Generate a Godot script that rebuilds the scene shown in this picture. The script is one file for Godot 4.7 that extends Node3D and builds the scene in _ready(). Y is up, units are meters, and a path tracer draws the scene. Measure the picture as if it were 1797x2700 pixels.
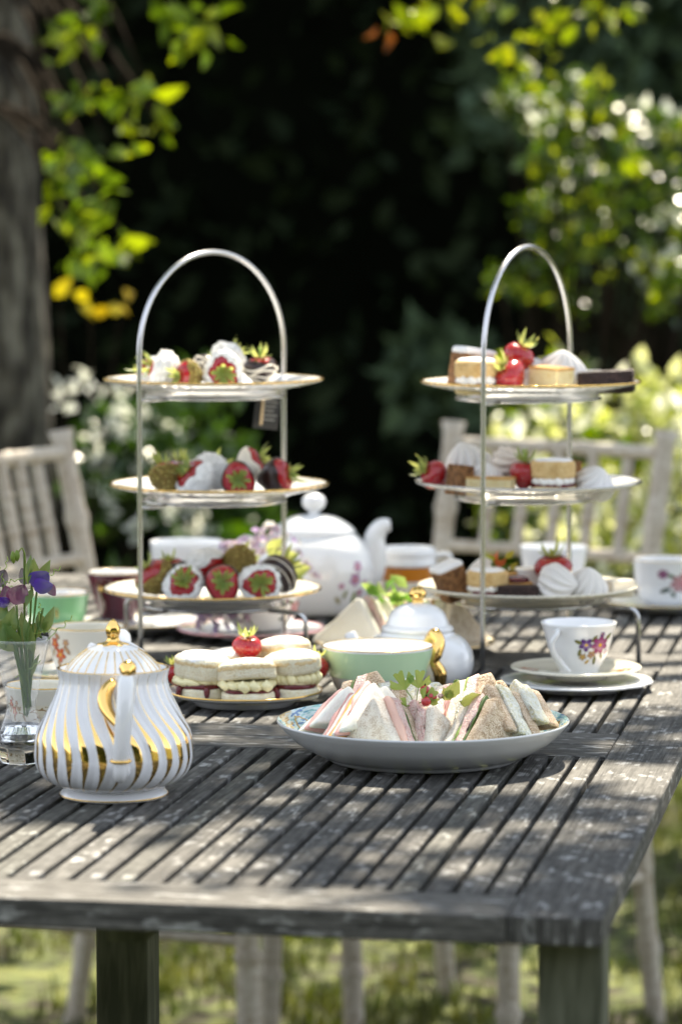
extends Node3D
# A garden tea table: weathered slatted table, two cake stands, tea things, sandwiches; shrubs and dark trees behind.

const TOP := 0.74          # table top height
var rng := RandomNumberGenerator.new()
var nz := FastNoiseLite.new()
var M := {}
var used := {}


# ---------------------------------------------------------------- geometry helpers
class Geo:
	var st := SurfaceTool.new()
	var xf := Transform3D.IDENTITY
	var colored := false
	var color := Color.WHITE
	func _init(with_color := false) -> void:
		st.begin(Mesh.PRIMITIVE_TRIANGLES)
		colored = with_color
	func v(p: Vector3, uv := Vector2.ZERO) -> void:
		if colored:
			st.set_color(color)
		st.set_uv(uv)
		st.add_vertex(xf * p)
	func tri(a: Vector3, b: Vector3, c: Vector3, ua := Vector2.ZERO, ub := Vector2.ZERO, uc := Vector2.ZERO) -> void:
		v(a, ua); v(b, ub); v(c, uc)
	func quad(a: Vector3, b: Vector3, c: Vector3, d: Vector3) -> void:
		tri(a, b, c, Vector2(0, 0), Vector2(1, 0), Vector2(1, 1))
		tri(a, c, d, Vector2(0, 0), Vector2(1, 1), Vector2(0, 1))
	# a grid of points f(u, v); the front is on the side of dv x du
	func grid(nu: int, nv: int, f: Callable) -> void:
		var pts := PackedVector3Array()
		for j in nv + 1:
			for i in nu + 1:
				pts.append(f.call(float(i) / nu, float(j) / nv))
		var w := nu + 1
		for j in nv:
			for i in nu:
				var k := j * w + i
				var a := pts[k]
				var b := pts[k + 1]
				var c := pts[k + w + 1]
				var d := pts[k + w]
				var u0 := Vector2(float(i) / nu, float(j) / nv)
				var u2 := Vector2(float(i + 1) / nu, float(j + 1) / nv)
				tri(a, b, c, u0, Vector2(u2.x, u0.y), u2)
				tri(a, c, d, u0, u2, Vector2(u0.x, u2.y))
	# profile points are (radius, height); wob(angle, v) -> radius factor
	func lathe(prof: Array, seg: int, wob = null, lift = null) -> void:
		var n := prof.size() - 1
		var total := 0.0
		var along := [0.0]
		for i in n:
			total += (prof[i + 1] - prof[i]).length()
			along.append(total)
		var pts := PackedVector3Array()
		for j in n + 1:
			for i in seg + 1:
				var a := TAU * (i % seg) / seg
				var r: float = prof[j].x
				var y: float = prof[j].y
				if wob != null:
					r *= wob.call(a, along[j] / total)
				if lift != null:
					y += lift.call(a, along[j] / total)
				pts.append(Vector3(r * cos(a), y, r * sin(a)))
		var w := seg + 1
		for j in n:
			for i in seg:
				var k := j * w + i
				var u0 := Vector2(float(i) / seg, along[j] / total)
				var u2 := Vector2(float(i + 1) / seg, along[j + 1] / total)
				tri(pts[k], pts[k + 1], pts[k + w + 1], u0, Vector2(u2.x, u0.y), u2)
				tri(pts[k], pts[k + w + 1], pts[k + w], u0, u2, Vector2(u0.x, u2.y))
	func tube(path: Array, radii, seg := 8, caps := true, squash := 1.0) -> void:
		var n := path.size()
		var t0: Vector3 = (path[1] - path[0]).normalized()
		var nn := t0.cross(Vector3.UP if absf(t0.y) < 0.9 else Vector3.RIGHT).normalized()
		var rings := []
		var dist := 0.0
		var ds := []
		for i in n:
			var t: Vector3 = (path[mini(i + 1, n - 1)] - path[maxi(i - 1, 0)]).normalized()
			nn = (nn - t * nn.dot(t)).normalized()
			var b := nn.cross(t)
			var r: float = radii if radii is float else radii[i]
			var ring := PackedVector3Array()
			for k in seg + 1:
				var a := TAU * (k % seg) / seg
				ring.append(path[i] + (nn * cos(a) + b * sin(a) * squash) * r)
			rings.append(ring)
			if i > 0:
				dist += (path[i] - path[i - 1]).length()
			ds.append(dist)
		for i in n - 1:
			for k in seg:
				var u0 := Vector2(float(k) / seg, ds[i])
				var u2 := Vector2(float(k + 1) / seg, ds[i + 1])
				tri(rings[i][k], rings[i][k + 1], rings[i + 1][k + 1], u0, Vector2(u2.x, u0.y), u2)
				tri(rings[i][k], rings[i + 1][k + 1], rings[i + 1][k], u0, u2, Vector2(u0.x, u2.y))
		if caps:
			for k in seg:
				tri(path[0], rings[0][k + 1], rings[0][k])
				tri(path[n - 1], rings[n - 1][k], rings[n - 1][k + 1])
	# a rounded box centred on the origin; noise moves the skin by amp
	func rbox(size: Vector3, r: float, inner := 1, noise: FastNoiseLite = null, amp := 0.0, uvo := Vector2.ZERO, at := Vector3.ZERO, shape = null) -> void:
		var h := size / 2.0
		for ax in 3:
			for s in [-1.0, 1.0]:
				var n := Vector3.ZERO
				n[ax] = s
				var ai := (ax + 1) % 3
				var bi := (ax + 2) % 3
				if s > 0:
					var tmp := ai
					ai = bi
					bi = tmp
				var la := ticks(h[ai], r, inner)
				var lb := ticks(h[bi], r, inner)
				var pts := []
				var uvs := []
				for y in lb:
					for x in la:
						var q := n * h[ax]
						q[ai] = x
						q[bi] = y
						var c := q.clamp(-h + Vector3(r, r, r), h - Vector3(r, r, r))
						var d := (q - c).normalized()
						var p := c + d * r
						if shape != null:
							p = shape.call(p)
						if noise:
							p += d * noise.get_noise_3dv((p + at) * 1000.0) * amp
						pts.append(p)
						uvs.append((Vector2(q.y, q.z) if ax == 0 else Vector2(q.x, q.z) if ax == 1 else Vector2(q.x, q.y)) + uvo)
				var w: int = la.size()
				for j in lb.size() - 1:
					for i in w - 1:
						var k: int = j * w + i
						tri(pts[k], pts[k + 1], pts[k + w + 1], uvs[k], uvs[k + 1], uvs[k + w + 1])
						tri(pts[k], pts[k + w + 1], pts[k + w], uvs[k], uvs[k + w + 1], uvs[k + w])
	func ticks(h: float, r: float, inner: int) -> Array:
		var out := [-h]
		if inner > 1:
			out.append(-h + r * 0.35)
		for i in inner + 1:
			out.append(lerpf(-h + r, h - r, float(i) / inner))
		if inner > 1:
			out.append(h - r * 0.35)
		out.append(h)
		return out
	func done() -> ArrayMesh:
		st.generate_normals()
		st.index()
		return st.commit()
	func flat() -> ArrayMesh:
		return done()
	func sharp() -> Geo:
		st.set_smooth_group(-1)
		return self


func numbered(called: String) -> String:
	used[called] = used.get(called, -1) + 1
	return called if used[called] == 0 else "%s_%03d" % [called, used[called]]


func tag(o: Node, label: String, category: String, group := "", kind := "") -> void:
	if label: o.set_meta("label", label)
	if category: o.set_meta("category", category)
	if group: o.set_meta("group", group)
	if kind: o.set_meta("kind", kind)


func thing(called: String, label: String, category: String, at := Vector3.ZERO, turn := 0.0, group := "") -> Node3D:
	var o := Node3D.new()
	o.name = numbered(called)
	add_child(o, true)
	o.position = at
	o.rotation.y = turn
	tag(o, label, category, group)
	return o


func part(called: String, mesh: Mesh, mat: Material, parent: Node, at := Vector3.ZERO, kind := "") -> MeshInstance3D:
	var o := MeshInstance3D.new()
	o.name = numbered(called) if parent == self else called
	o.mesh = mesh
	o.material_override = mat
	parent.add_child(o, true)
	o.position = at
	if kind: o.set_meta("kind", kind)
	return o


func copies(called: String, mesh: Mesh, mat: Material, xs: Array, cols: Array, parent: Node) -> MultiMeshInstance3D:
	var mm := MultiMesh.new()
	mm.transform_format = MultiMesh.TRANSFORM_3D
	mm.use_colors = cols.size() > 0
	mm.mesh = mesh
	mm.instance_count = xs.size()
	for i in xs.size():
		mm.set_instance_transform(i, xs[i])
		if cols: mm.set_instance_color(i, cols[i])
	var o := MultiMeshInstance3D.new()
	o.name = numbered(called) if parent == self else called
	o.multimesh = mm
	o.material_override = mat
	parent.add_child(o, true)
	o.set_meta("kind", "stuff")
	return o


func up_basis(dir: Vector3, spin := 0.0) -> Basis:
	var y := dir.normalized()
	var x := y.cross(Vector3.FORWARD if absf(y.z) < 0.9 else Vector3.RIGHT).normalized()
	return Basis(x, y, x.cross(y)).rotated(y, spin)


func rv(a: float, b: float) -> float:
	return rng.randf_range(a, b)


func lin(r: float, g: float, b: float) -> Color:
	return Color(r, g, b).linear_to_srgb()


# ---------------------------------------------------------------- materials
func mat(called: String, c: Color, rough := 0.6, metal := 0.0, spec := 0.5) -> StandardMaterial3D:
	var m := StandardMaterial3D.new()
	m.resource_name = called
	m.albedo_color = c.linear_to_srgb()
	m.roughness = rough
	m.metallic = metal
	m.metallic_specular = spec
	m.cull_mode = BaseMaterial3D.CULL_DISABLED
	M[called] = m
	return m


func noise_image(w: int, h: int, freq: float, oct: int, sd: int, type := FastNoiseLite.TYPE_SIMPLEX_SMOOTH) -> PackedByteArray:
	var n := FastNoiseLite.new()
	n.noise_type = type
	n.frequency = freq
	n.seed = sd
	n.fractal_octaves = oct
	var im := n.get_seamless_image(w, h)
	im.convert(Image.FORMAT_L8)
	return im.get_data()


func stretched(w: int, h: int, sw: int, sh: int, freq: float, oct: int, sd: int) -> PackedByteArray:
	var n := FastNoiseLite.new()
	n.noise_type = FastNoiseLite.TYPE_SIMPLEX_SMOOTH
	n.frequency = freq
	n.seed = sd
	n.fractal_octaves = oct
	var im := n.get_seamless_image(sw, sh)
	im.resize(w, h, Image.INTERPOLATE_CUBIC)
	im.convert(Image.FORMAT_L8)
	return im.get_data()


# a small tiling grain picture made by mixing colours with two noises
func grain_texture(size: int, freq: float, sd: int, ramp: Array, sharp := 1.0) -> ImageTexture:
	var a := noise_image(size, size, freq, 3, sd)
	var b := noise_image(size, size, freq * 0.15, 2, sd + 7)
	var im := Image.create(size, size, false, Image.FORMAT_RGB8)
	for y in size:
		for x in size:
			var t := clampf((a[y * size + x] / 255.0 - 0.5) * sharp + (b[y * size + x] / 255.0 - 0.5) * 0.5 * sharp + 0.5, 0.0, 1.0) * (ramp.size() - 1)
			var i := mini(int(t), ramp.size() - 2)
			im.set_pixel(x, y, ramp[i].lerp(ramp[i + 1], t - i))
	return ImageTexture.create_from_image(im)


func tri_mat(called: String, tex: Texture2D, scale: float, rough: float, bump: Texture2D = null, bump_cm := 0.0) -> StandardMaterial3D:
	var m := mat(called, Color.WHITE, rough)
	m.albedo_texture = tex
	m.uv1_triplanar = true
	m.uv1_scale = Vector3.ONE * scale
	if bump:
		m.heightmap_enabled = true
		m.heightmap_texture = bump
		m.heightmap_scale = bump_cm
	return m


func s3(r: float, g: float, b: float) -> Color:      # a colour for textures, given in linear values
	return Color(r, g, b).linear_to_srgb()


func make_wood() -> void:
	var n := 1024
	var fine := stretched(n, n, n, 48, 0.09, 3, 3)
	var mid := stretched(n, n, n, 96, 0.03, 3, 5)
	var blot := noise_image(n, n, 0.018, 4, 11)
	var fleck := noise_image(n, n, 0.014, 5, 17)
	var wide := noise_image(n, n, 0.006, 2, 23)
	var im := Image.create(n, n, false, Image.FORMAT_RGB8)
	var bm := Image.create(n, n, false, Image.FORMAT_L8)
	var rows := PackedByteArray()
	rows.resize(n * n * 3)
	var hs := PackedByteArray()
	hs.resize(n * n)
	for k in n * n:
		var f := fine[k] / 255.0
		var m := mid[k] / 255.0
		var w := wide[k] / 255.0
		var t := clampf(0.22 + 0.6 * (m - 0.5) + 0.4 * (f - 0.5) + 0.55 * (blot[k] / 255.0 - 0.5), 0.0, 1.0)
		var r := lerpf(0.03, 0.16, t)
		var g := lerpf(0.0288, 0.155, t)
		var b := lerpf(0.026, 0.145, t)
		# pale lichen and old paint in flecks
		var l := clampf((fleck[k] / 255.0 * 0.8 + blot[k] / 255.0 * 0.2 + m * 0.16 + w * 0.5 - 0.955) * 4.0, 0.0, 1.0) * (0.45 + 0.4 * f)
		r = lerpf(r, 0.35, l)
		g = lerpf(g, 0.355, l)
		b = lerpf(b, 0.35, l)
		# dark open grain
		var crack := clampf((0.34 - f) * 6.0, 0.0, 1.0) * 0.5
		r *= 1.0 - crack
		g *= 1.0 - crack
		b *= 1.0 - crack
		var c := Color(r, g, b).linear_to_srgb()
		rows[k * 3] = int(c.r * 255.0)
		rows[k * 3 + 1] = int(c.g * 255.0)
		rows[k * 3 + 2] = int(c.b * 255.0)
		hs[k] = int(clampf(0.5 + (f - 0.5) * 0.8 - crack * 0.35 + l * 0.12, 0.0, 1.0) * 255.0)
	im = Image.create_from_data(n, n, false, Image.FORMAT_RGB8, rows)
	bm = Image.create_from_data(n, n, false, Image.FORMAT_L8, hs)
	var at := ImageTexture.create_from_image(im)
	var bt := ImageTexture.create_from_image(bm)
	var tones := [Color(1, 1, 1), Color(0.8, 0.79, 0.78), Color(1.18, 1.17, 1.15), Color(0.92, 0.94, 0.88)]
	for i in 4:
		var m := mat("weathered_wood_%d" % i, tones[i], 0.8)
		m.albedo_texture = at
		m.uv1_scale = Vector3(5.0, 2.2, 1)
		m.heightmap_enabled = true
		m.heightmap_texture = bt
		m.heightmap_scale = 0.05
	tri_mat("damp_wood", grain_texture(256, 0.03, 91, [s3(0.045, 0.05, 0.03), s3(0.085, 0.09, 0.06), s3(0.12, 0.125, 0.09)], 1.2), 3.0, 0.85)
	M.damp_wood.uv1_scale = Vector3(9, 1.5, 9)


func make_materials() -> void:
	mat("china", Color(0.82, 0.83, 0.84), 0.08)
	M.china.clearcoat_enabled = true
	M.china.clearcoat = 0.5
	M.china.clearcoat_roughness = 0.04
	mat("cream_china", Color(0.78, 0.74, 0.62), 0.1)
	mat("grey_china", Color(0.74, 0.76, 0.77), 0.12)
	mat("green_glaze", Color(0.58, 0.8, 0.52), 0.12)
	mat("mint_glaze", Color(0.25, 0.52, 0.26), 0.1)
	mat("burgundy_glaze", Color(0.065, 0.006, 0.016), 0.12)
	mat("pink_glaze", Color(0.62, 0.32, 0.36), 0.12)
	mat("gold", Color(0.95, 0.62, 0.2), 0.14, 1.0)
	mat("pale_gold", Color(0.9, 0.68, 0.34), 0.22, 1.0)
	mat("steel", Color(0.58, 0.58, 0.59), 0.24, 1.0)
	mat("stone", Color(0.78, 0.78, 0.77), 0.5)
	mat("chocolate", Color(0.022, 0.009, 0.006), 0.28)
	mat("white_choc", Color(0.8, 0.74, 0.62), 0.4)
	mat("coconut", Color(0.86, 0.85, 0.82), 0.85)
	mat("flake", Color(0.86, 0.86, 0.84), 0.7)
	mat("pistachio", Color(0.2, 0.14, 0.03), 0.85)
	mat("crumb_bits", Color.WHITE, 0.8)
	M.crumb_bits.vertex_color_use_as_albedo = true
	mat("jam", Color(0.1, 0.004, 0.008), 0.12)
	mat("cream", Color(0.86, 0.79, 0.46), 0.45)
	mat("whip", Color(0.87, 0.85, 0.78), 0.5)
	mat("meringue", Color(0.76, 0.74, 0.71), 0.75)
	mat("meringue_warm", Color(0.76, 0.68, 0.6), 0.75)
	mat("icing", Color(0.88, 0.87, 0.86), 0.5)
	mat("card", Color(0.02, 0.022, 0.025), 0.6)
	mat("card_print", Color(0.35, 0.35, 0.35), 0.6)
	mat("skewer", Color(0.55, 0.42, 0.26), 0.6)
	mat("tea", Color(0.55, 0.2, 0.02), 0.05)
	mat("strawberry", Color(0.33, 0.005, 0.012), 0.25)
	M.strawberry.clearcoat_enabled = true
	M.strawberry.clearcoat = 0.35
	M.strawberry.clearcoat_roughness = 0.12
	mat("pale_strawberry", Color(0.62, 0.05, 0.035), 0.25)
	mat("seed", Color(0.42, 0.19, 0.04), 0.5)
	mat("currant", Color(0.42, 0.004, 0.01), 0.05)
	M.currant.clearcoat_enabled = true
	mat("ham", Color(0.72, 0.4, 0.36), 0.5)
	mat("salmon", Color(0.74, 0.46, 0.37), 0.5)
	mat("cheese", Color(0.82, 0.42, 0.1), 0.45)
	for d in [["calyx", Color(0.13, 0.22, 0.03), 0.5], ["lettuce", Color(0.3, 0.45, 0.1), 0.4], ["dark_lettuce", Color(0.04, 0.12, 0.025), 0.4], ["parsley", Color(0.1, 0.22, 0.03), 0.45], ["plain_leaf", Color(0.06, 0.14, 0.03), 0.45], ["cucumber", Color(0.3, 0.5, 0.15), 0.3]]:
		var m := mat(d[0], d[1], d[2])
		m.backlight_enabled = true
		m.backlight = Color(0.7, 0.7, 0.4)
	for d in [["violet_petal", Color(0.07, 0.01, 0.34)], ["magenta_petal", Color(0.17, 0.003, 0.09)], ["maroon_petal", Color(0.055, 0.003, 0.025)], ["lilac_petal", Color(0.42, 0.3, 0.52)], ["mauve_petal", Color(0.4, 0.28, 0.36)], ["white_petal", Color(0.8, 0.78, 0.72)]]:
		var m := mat(d[0], d[1], 0.7, 0.0, 0.2)
		m.backlight_enabled = true
		m.backlight = Color(0.6, 0.6, 0.6)
	var g := mat("glass", Color(0.97, 0.985, 0.98, 0.0), 0.02)
	g.refraction_enabled = true
	g.refraction_scale = 0.05
	g.transparency = BaseMaterial3D.TRANSPARENCY_ALPHA
	var pane := mat("clear_glass", Color(0.93, 0.96, 0.96, 0.14), 0.03)
	pane.transparency = BaseMaterial3D.TRANSPARENCY_ALPHA
	var wt := mat("water", Color(0.97, 0.985, 0.98, 0.0), 0.02)
	wt.refraction_enabled = true
	wt.refraction_scale = 0.033
	wt.transparency = BaseMaterial3D.TRANSPARENCY_ALPHA
	var bump := ImageTexture.create_from_image(l8(noise_image(256, 256, 0.09, 4, 31), 256))
	var crumb := ImageTexture.create_from_image(l8(noise_image(256, 256, 0.05, 3, 37, FastNoiseLite.TYPE_CELLULAR), 256))
	tri_mat("white_bread", grain_texture(256, 0.06, 41, [s3(0.8, 0.77, 0.66), s3(0.85, 0.83, 0.75), s3(0.87, 0.86, 0.79)], 0.9), 18.0, 0.9, bump, 0.05)
	tri_mat("brown_bread", grain_texture(256, 0.11, 43, [s3(0.2, 0.115, 0.055), s3(0.46, 0.34, 0.22), s3(0.62, 0.5, 0.37), s3(0.7, 0.6, 0.48)], 1.6), 18.0, 0.9, bump, 0.09)
	tri_mat("speckled_bread", grain_texture(256, 0.12, 47, [s3(0.42, 0.32, 0.23), s3(0.66, 0.58, 0.48), s3(0.74, 0.68, 0.59), s3(0.77, 0.72, 0.64)], 1.5), 18.0, 0.9, bump, 0.07)
	tri_mat("egg_filling", grain_texture(256, 0.04, 53, [s3(0.72, 0.66, 0.38), s3(0.85, 0.83, 0.7), s3(0.87, 0.87, 0.81), s3(0.8, 0.82, 0.68)], 1.5), 22.0, 0.5, bump, 0.3)
	tri_mat("ham_filling", grain_texture(256, 0.06, 59, [s3(0.62, 0.3, 0.27), s3(0.76, 0.55, 0.5), s3(0.78, 0.62, 0.55)], 1.6), 22.0, 0.5, bump, 0.25)
	tri_mat("sponge", grain_texture(256, 0.09, 61, [s3(0.68, 0.5, 0.2), s3(0.82, 0.68, 0.36), s3(0.85, 0.74, 0.45)], 1.1), 26.0, 0.9, bump, 0.2)
	tri_mat("golden_sponge", grain_texture(256, 0.08, 63, [s3(0.5, 0.28, 0.09), s3(0.7, 0.48, 0.2), s3(0.8, 0.62, 0.33)], 1.3), 26.0, 0.9, bump, 0.12)
	tri_mat("baked_edge", grain_texture(256, 0.07, 65, [s3(0.58, 0.38, 0.15), s3(0.74, 0.57, 0.3), s3(0.82, 0.7, 0.45)], 1.2), 24.0, 0.85, bump, 0.12)
	tri_mat("scone_crumb", grain_texture(256, 0.07, 67, [s3(0.68, 0.56, 0.33), s3(0.85, 0.79, 0.58), s3(0.88, 0.85, 0.7)], 1.4), 26.0, 0.9, bump, 0.2)
	tri_mat("crust", grain_texture(256, 0.07, 71, [s3(0.42, 0.2, 0.05), s3(0.6, 0.34, 0.1), s3(0.7, 0.46, 0.18)], 1.2), 24.0, 0.8, bump, 0.15)
	tri_mat("carrot_cake", grain_texture(256, 0.1, 73, [s3(0.05, 0.02, 0.008), s3(0.2, 0.09, 0.03), s3(0.34, 0.16, 0.055), s3(0.4, 0.2, 0.08)], 1.8), 24.0, 0.9, crumb, 0.35)
	tri_mat("brownie", grain_texture(256, 0.1, 79, [s3(0.008, 0.004, 0.003), s3(0.03, 0.014, 0.012), s3(0.055, 0.026, 0.022)], 1.6), 24.0, 0.7, crumb, 0.35)
	tri_mat("sugar", grain_texture(256, 0.05, 83, [s3(0.74, 0.6, 0.38), s3(0.86, 0.85, 0.83), s3(0.88, 0.88, 0.88), s3(0.88, 0.88, 0.88)], 2.0), 22.0, 0.9, bump, 0.12)
	var bark := tri_mat("bark", grain_texture(512, 0.02, 89, [s3(0.012, 0.01, 0.008), s3(0.04, 0.033, 0.024), s3(0.09, 0.08, 0.06), s3(0.2, 0.185, 0.15)], 2.2), 1.4, 0.95, bump, 1.2)
	bark.uv1_scale = Vector3(2.4, 0.7, 2.4)
	var bam := tri_mat("limewash", grain_texture(256, 0.05, 97, [s3(0.33, 0.26, 0.19), s3(0.5, 0.45, 0.38), s3(0.58, 0.54, 0.47)], 1.2), 5.0, 0.5, bump, 0.05)
	bam.metallic_specular = 0.4
	tri_mat("lawn_soil", grain_texture(512, 0.03, 101, [s3(0.025, 0.016, 0.008), s3(0.04, 0.042, 0.012), s3(0.07, 0.09, 0.018), s3(0.13, 0.14, 0.03)], 1.6), 0.9, 0.95, bump, 1.0)
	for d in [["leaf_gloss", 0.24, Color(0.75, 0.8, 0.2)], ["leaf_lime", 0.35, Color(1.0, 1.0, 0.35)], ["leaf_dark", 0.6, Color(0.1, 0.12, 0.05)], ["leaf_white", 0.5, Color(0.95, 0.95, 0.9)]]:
		var m := mat(d[0], Color.WHITE, d[1])
		m.vertex_color_use_as_albedo = true
		m.backlight_enabled = true
		m.backlight = d[2]
	M.leaf_dark.metallic_specular = 0.15
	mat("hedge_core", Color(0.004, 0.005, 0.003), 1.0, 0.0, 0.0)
	mat("dark_twig", Color(0.022, 0.017, 0.012), 0.95, 0.0, 0.1)
	mat("grass_blade", Color.WHITE, 0.5)
	M.grass_blade.vertex_color_use_as_albedo = true
	M.grass_blade.backlight_enabled = true
	M.grass_blade.backlight = Color(0.8, 0.85, 0.3)
	make_wood()
	make_prints()


func l8(d: PackedByteArray, n: int) -> Image:
	return Image.create_from_data(n, n, false, Image.FORMAT_L8, d)


# ---------------------------------------------------------------- printed china
func dab(im: Image, cx: float, cy: float, rx: float, ry: float, turn: float, c: Color, edge := 0.0) -> void:
	var r := ceili(maxf(rx, ry)) + 1
	for y in range(maxi(0, int(cy) - r), mini(im.get_height(), int(cy) + r + 1)):
		for x in range(maxi(0, int(cx) - r), mini(im.get_width(), int(cx) + r + 1)):
			var d := Vector2(x - cx, y - cy).rotated(-turn)
			var q := (d.x / rx) ** 2 + (d.y / ry) ** 2
			if q < 1.0:
				var k := c.darkened(edge * q)
				k.a = 1.0
				im.set_pixel(x, y, k)


func bloom(im: Image, x: float, y: float, r: float, n: int, c: Color, heart: Color) -> void:
	for ring in 2:
		for i in n:
			var a := TAU * (i + 0.5 * ring) / n + 0.3
			var q := r * (0.62 - 0.25 * ring)
			dab(im, x + cos(a) * q, y + sin(a) * q, r * (0.42 - 0.1 * ring), r * (0.3 - 0.06 * ring), a, c.lightened(0.25 * ring), 0.45)
	dab(im, x, y, r * 0.2, r * 0.2, 0, heart)


func spray(size: int, flowers: Array, leaves: Array, gold := Color(0.7, 0.5, 0.12)) -> ImageTexture:
	var im := Image.create(size, size, false, Image.FORMAT_RGBA8)
	im.fill(Color(0.9, 0.9, 0.9, 0.0))
	for l in leaves:
		dab(im, l[0] * size, l[1] * size, l[2] * size, l[2] * size * 0.42, l[3], l[4], 0.35)
		for k in 8:
			var t := (k / 7.0 - 0.5) * 1.7
			dab(im, l[0] * size + cos(l[3]) * t * l[2] * size, l[1] * size + sin(l[3]) * t * l[2] * size, 1.3, 1.3, 0, gold)
	for f in flowers:
		bloom(im, f[0] * size, f[1] * size, f[2] * size, f[3], f[4], f[5])
	return ImageTexture.create_from_image(im)


func print_mat(called: String, tex: Texture2D) -> void:
	var m := mat(called, Color.WHITE, 0.12)
	m.albedo_texture = tex
	m.transparency = BaseMaterial3D.TRANSPARENCY_ALPHA_SCISSOR
	m.alpha_scissor_threshold = 0.5
	m.texture_repeat = false


func make_prints() -> void:
	var vio := Color(0.42, 0.22, 0.55)
	var rose := Color(0.66, 0.26, 0.5)
	var grn := Color(0.5, 0.52, 0.28)
	var yel := Color(0.9, 0.72, 0.2)
	print_mat("violet_spray", spray(256, [[0.27, 0.4, 0.17, 5, vio, yel], [0.62, 0.42, 0.23, 7, rose, yel], [0.2, 0.72, 0.1, 5, Color(0.78, 0.6, 0.25), yel], [0.42, 0.66, 0.11, 5, Color(0.8, 0.58, 0.28), vio], [0.88, 0.62, 0.08, 5, vio, yel], [0.64, 0.15, 0.07, 5, vio, yel]],
		[[0.1, 0.33, 0.1, 0.5, grn], [0.45, 0.25, 0.1, -1.0, grn], [0.85, 0.22, 0.12, -0.7, grn], [0.12, 0.6, 0.1, 1.8, grn], [0.55, 0.83, 0.12, 1.4, grn], [0.75, 0.72, 0.1, 0.8, grn], [0.33, 0.86, 0.08, 2.4, yel]]))
	var pk := Color(0.8, 0.45, 0.7)
	print_mat("pink_spray", spray(256, [[0.6, 0.14, 0.12, 5, pk, yel], [0.52, 0.4, 0.14, 5, Color(0.72, 0.4, 0.68), yel], [0.2, 0.52, 0.07, 5, pk, yel], [0.82, 0.5, 0.08, 5, pk, yel], [0.7, 0.68, 0.09, 5, Color(0.72, 0.35, 0.6), yel]],
		[[0.3, 0.7, 0.1, -1.2, Color(0.6, 0.65, 0.45)], [0.55, 0.78, 0.14, 1.6, Color(0.62, 0.68, 0.45)], [0.78, 0.85, 0.1, 1.1, Color(0.6, 0.65, 0.45)], [0.15, 0.82, 0.1, 0.9, Color(0.7, 0.68, 0.5)]]))
	var org := Color(0.88, 0.34, 0.12)
	print_mat("orange_spray", spray(256, [[0.3, 0.3, 0.17, 5, org, Color(0.95, 0.6, 0.2)], [0.5, 0.58, 0.2, 5, Color(0.9, 0.4, 0.18), yel], [0.72, 0.26, 0.1, 5, Color(0.85, 0.62, 0.45), yel]],
		[[0.42, 0.1, 0.12, 0.6, Color(0.8, 0.6, 0.42)], [0.75, 0.45, 0.14, 0.9, Color(0.82, 0.66, 0.5)], [0.4, 0.84, 0.14, 1.5, Color(0.78, 0.55, 0.3)], [0.2, 0.55, 0.1, 2.0, Color(0.75, 0.62, 0.4)]]))
	print_mat("rose_spray", spray(256, [[0.22, 0.25, 0.14, 6, Color(0.6, 0.3, 0.5), Color(0.4, 0.15, 0.3)], [0.68, 0.52, 0.27, 7, Color(0.85, 0.6, 0.62), Color(0.7, 0.35, 0.42)], [0.8, 0.14, 0.1, 5, Color(0.8, 0.6, 0.6), rose]],
		[[0.42, 0.3, 0.12, 0.4, Color(0.42, 0.55, 0.42)], [0.28, 0.72, 0.16, -0.4, Color(0.2, 0.3, 0.24)], [0.5, 0.85, 0.12, 0.9, Color(0.35, 0.45, 0.35)]]))
	# teal flecked rim of the sandwich plate
	var n := 512
	var im := Image.create(n, 64, false, Image.FORMAT_RGB8)
	im.fill(Color(0.8, 0.87, 0.87))
	for k in 2600:
		var x := rv(0, n)
		var y := rv(0, 64)
		var zone := sin(x * TAU / n * 6.0 + y * 0.05)
		var c: Color = [Color(0.45, 0.66, 0.74), Color(0.32, 0.48, 0.68), Color(0.6, 0.78, 0.77), Color(0.8, 0.88, 0.87), Color(0.5, 0.7, 0.68)][rng.randi() % 5]
		if zone > 0.72:
			c = [Color(0.82, 0.74, 0.56), Color(0.88, 0.82, 0.7), Color(0.7, 0.6, 0.42)][rng.randi() % 3]
		dab(im, x, y, rv(2, 5), rv(0.8, 1.6), rv(-0.6, 0.2), c)
	for k in 900:
		var x := k / 900.0 * n
		var s := 0.72 + 0.06 * sin(k * 0.9)
		dab(im, x, 32 + 26 * sin(x * TAU / n * 12.0) * s, 1.2, 1.2, 0, Color(0.72, 0.58, 0.3))
	var m := mat("teal_rim", Color.WHITE, 0.12)
	m.albedo_texture = ImageTexture.create_from_image(im)
	# gold swirl panels of the striped teapot: u round the pot, v up it
	var w := 1024
	var h := 512
	var ta := PackedByteArray()
	ta.resize(w * h * 3)
	var tm := PackedByteArray()
	tm.resize(w * h)
	for y in h:
		var v := float(y) / h
		for x in w:
			var u := float(x) / w
			var q := swirl_phase(u * TAU, v) / TAU
			var d := absf(q - floorf(q) - 0.5) * 2.0        # 0 in the middle of a panel, 1 between panels
			var wide := 0.03 + 0.43 * exp(-pow((v - 0.43) / 0.19, 2.0))
			wide *= smoothstep(0.02, 0.13, v)
			var is_gold := 1.0 - d < wide and v < 0.985
			var k := y * w + x
			ta[k * 3] = 247 if is_gold else 233
			ta[k * 3 + 1] = 206 if is_gold else 234
			ta[k * 3 + 2] = 124 if is_gold else 236
			tm[k] = 255 if is_gold else 0
	var sw := mat("swirl_glaze", Color.WHITE, 0.1)
	sw.albedo_texture = ImageTexture.create_from_image(Image.create_from_data(w, h, false, Image.FORMAT_RGB8, ta))
	sw.metallic = 1.0
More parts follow.
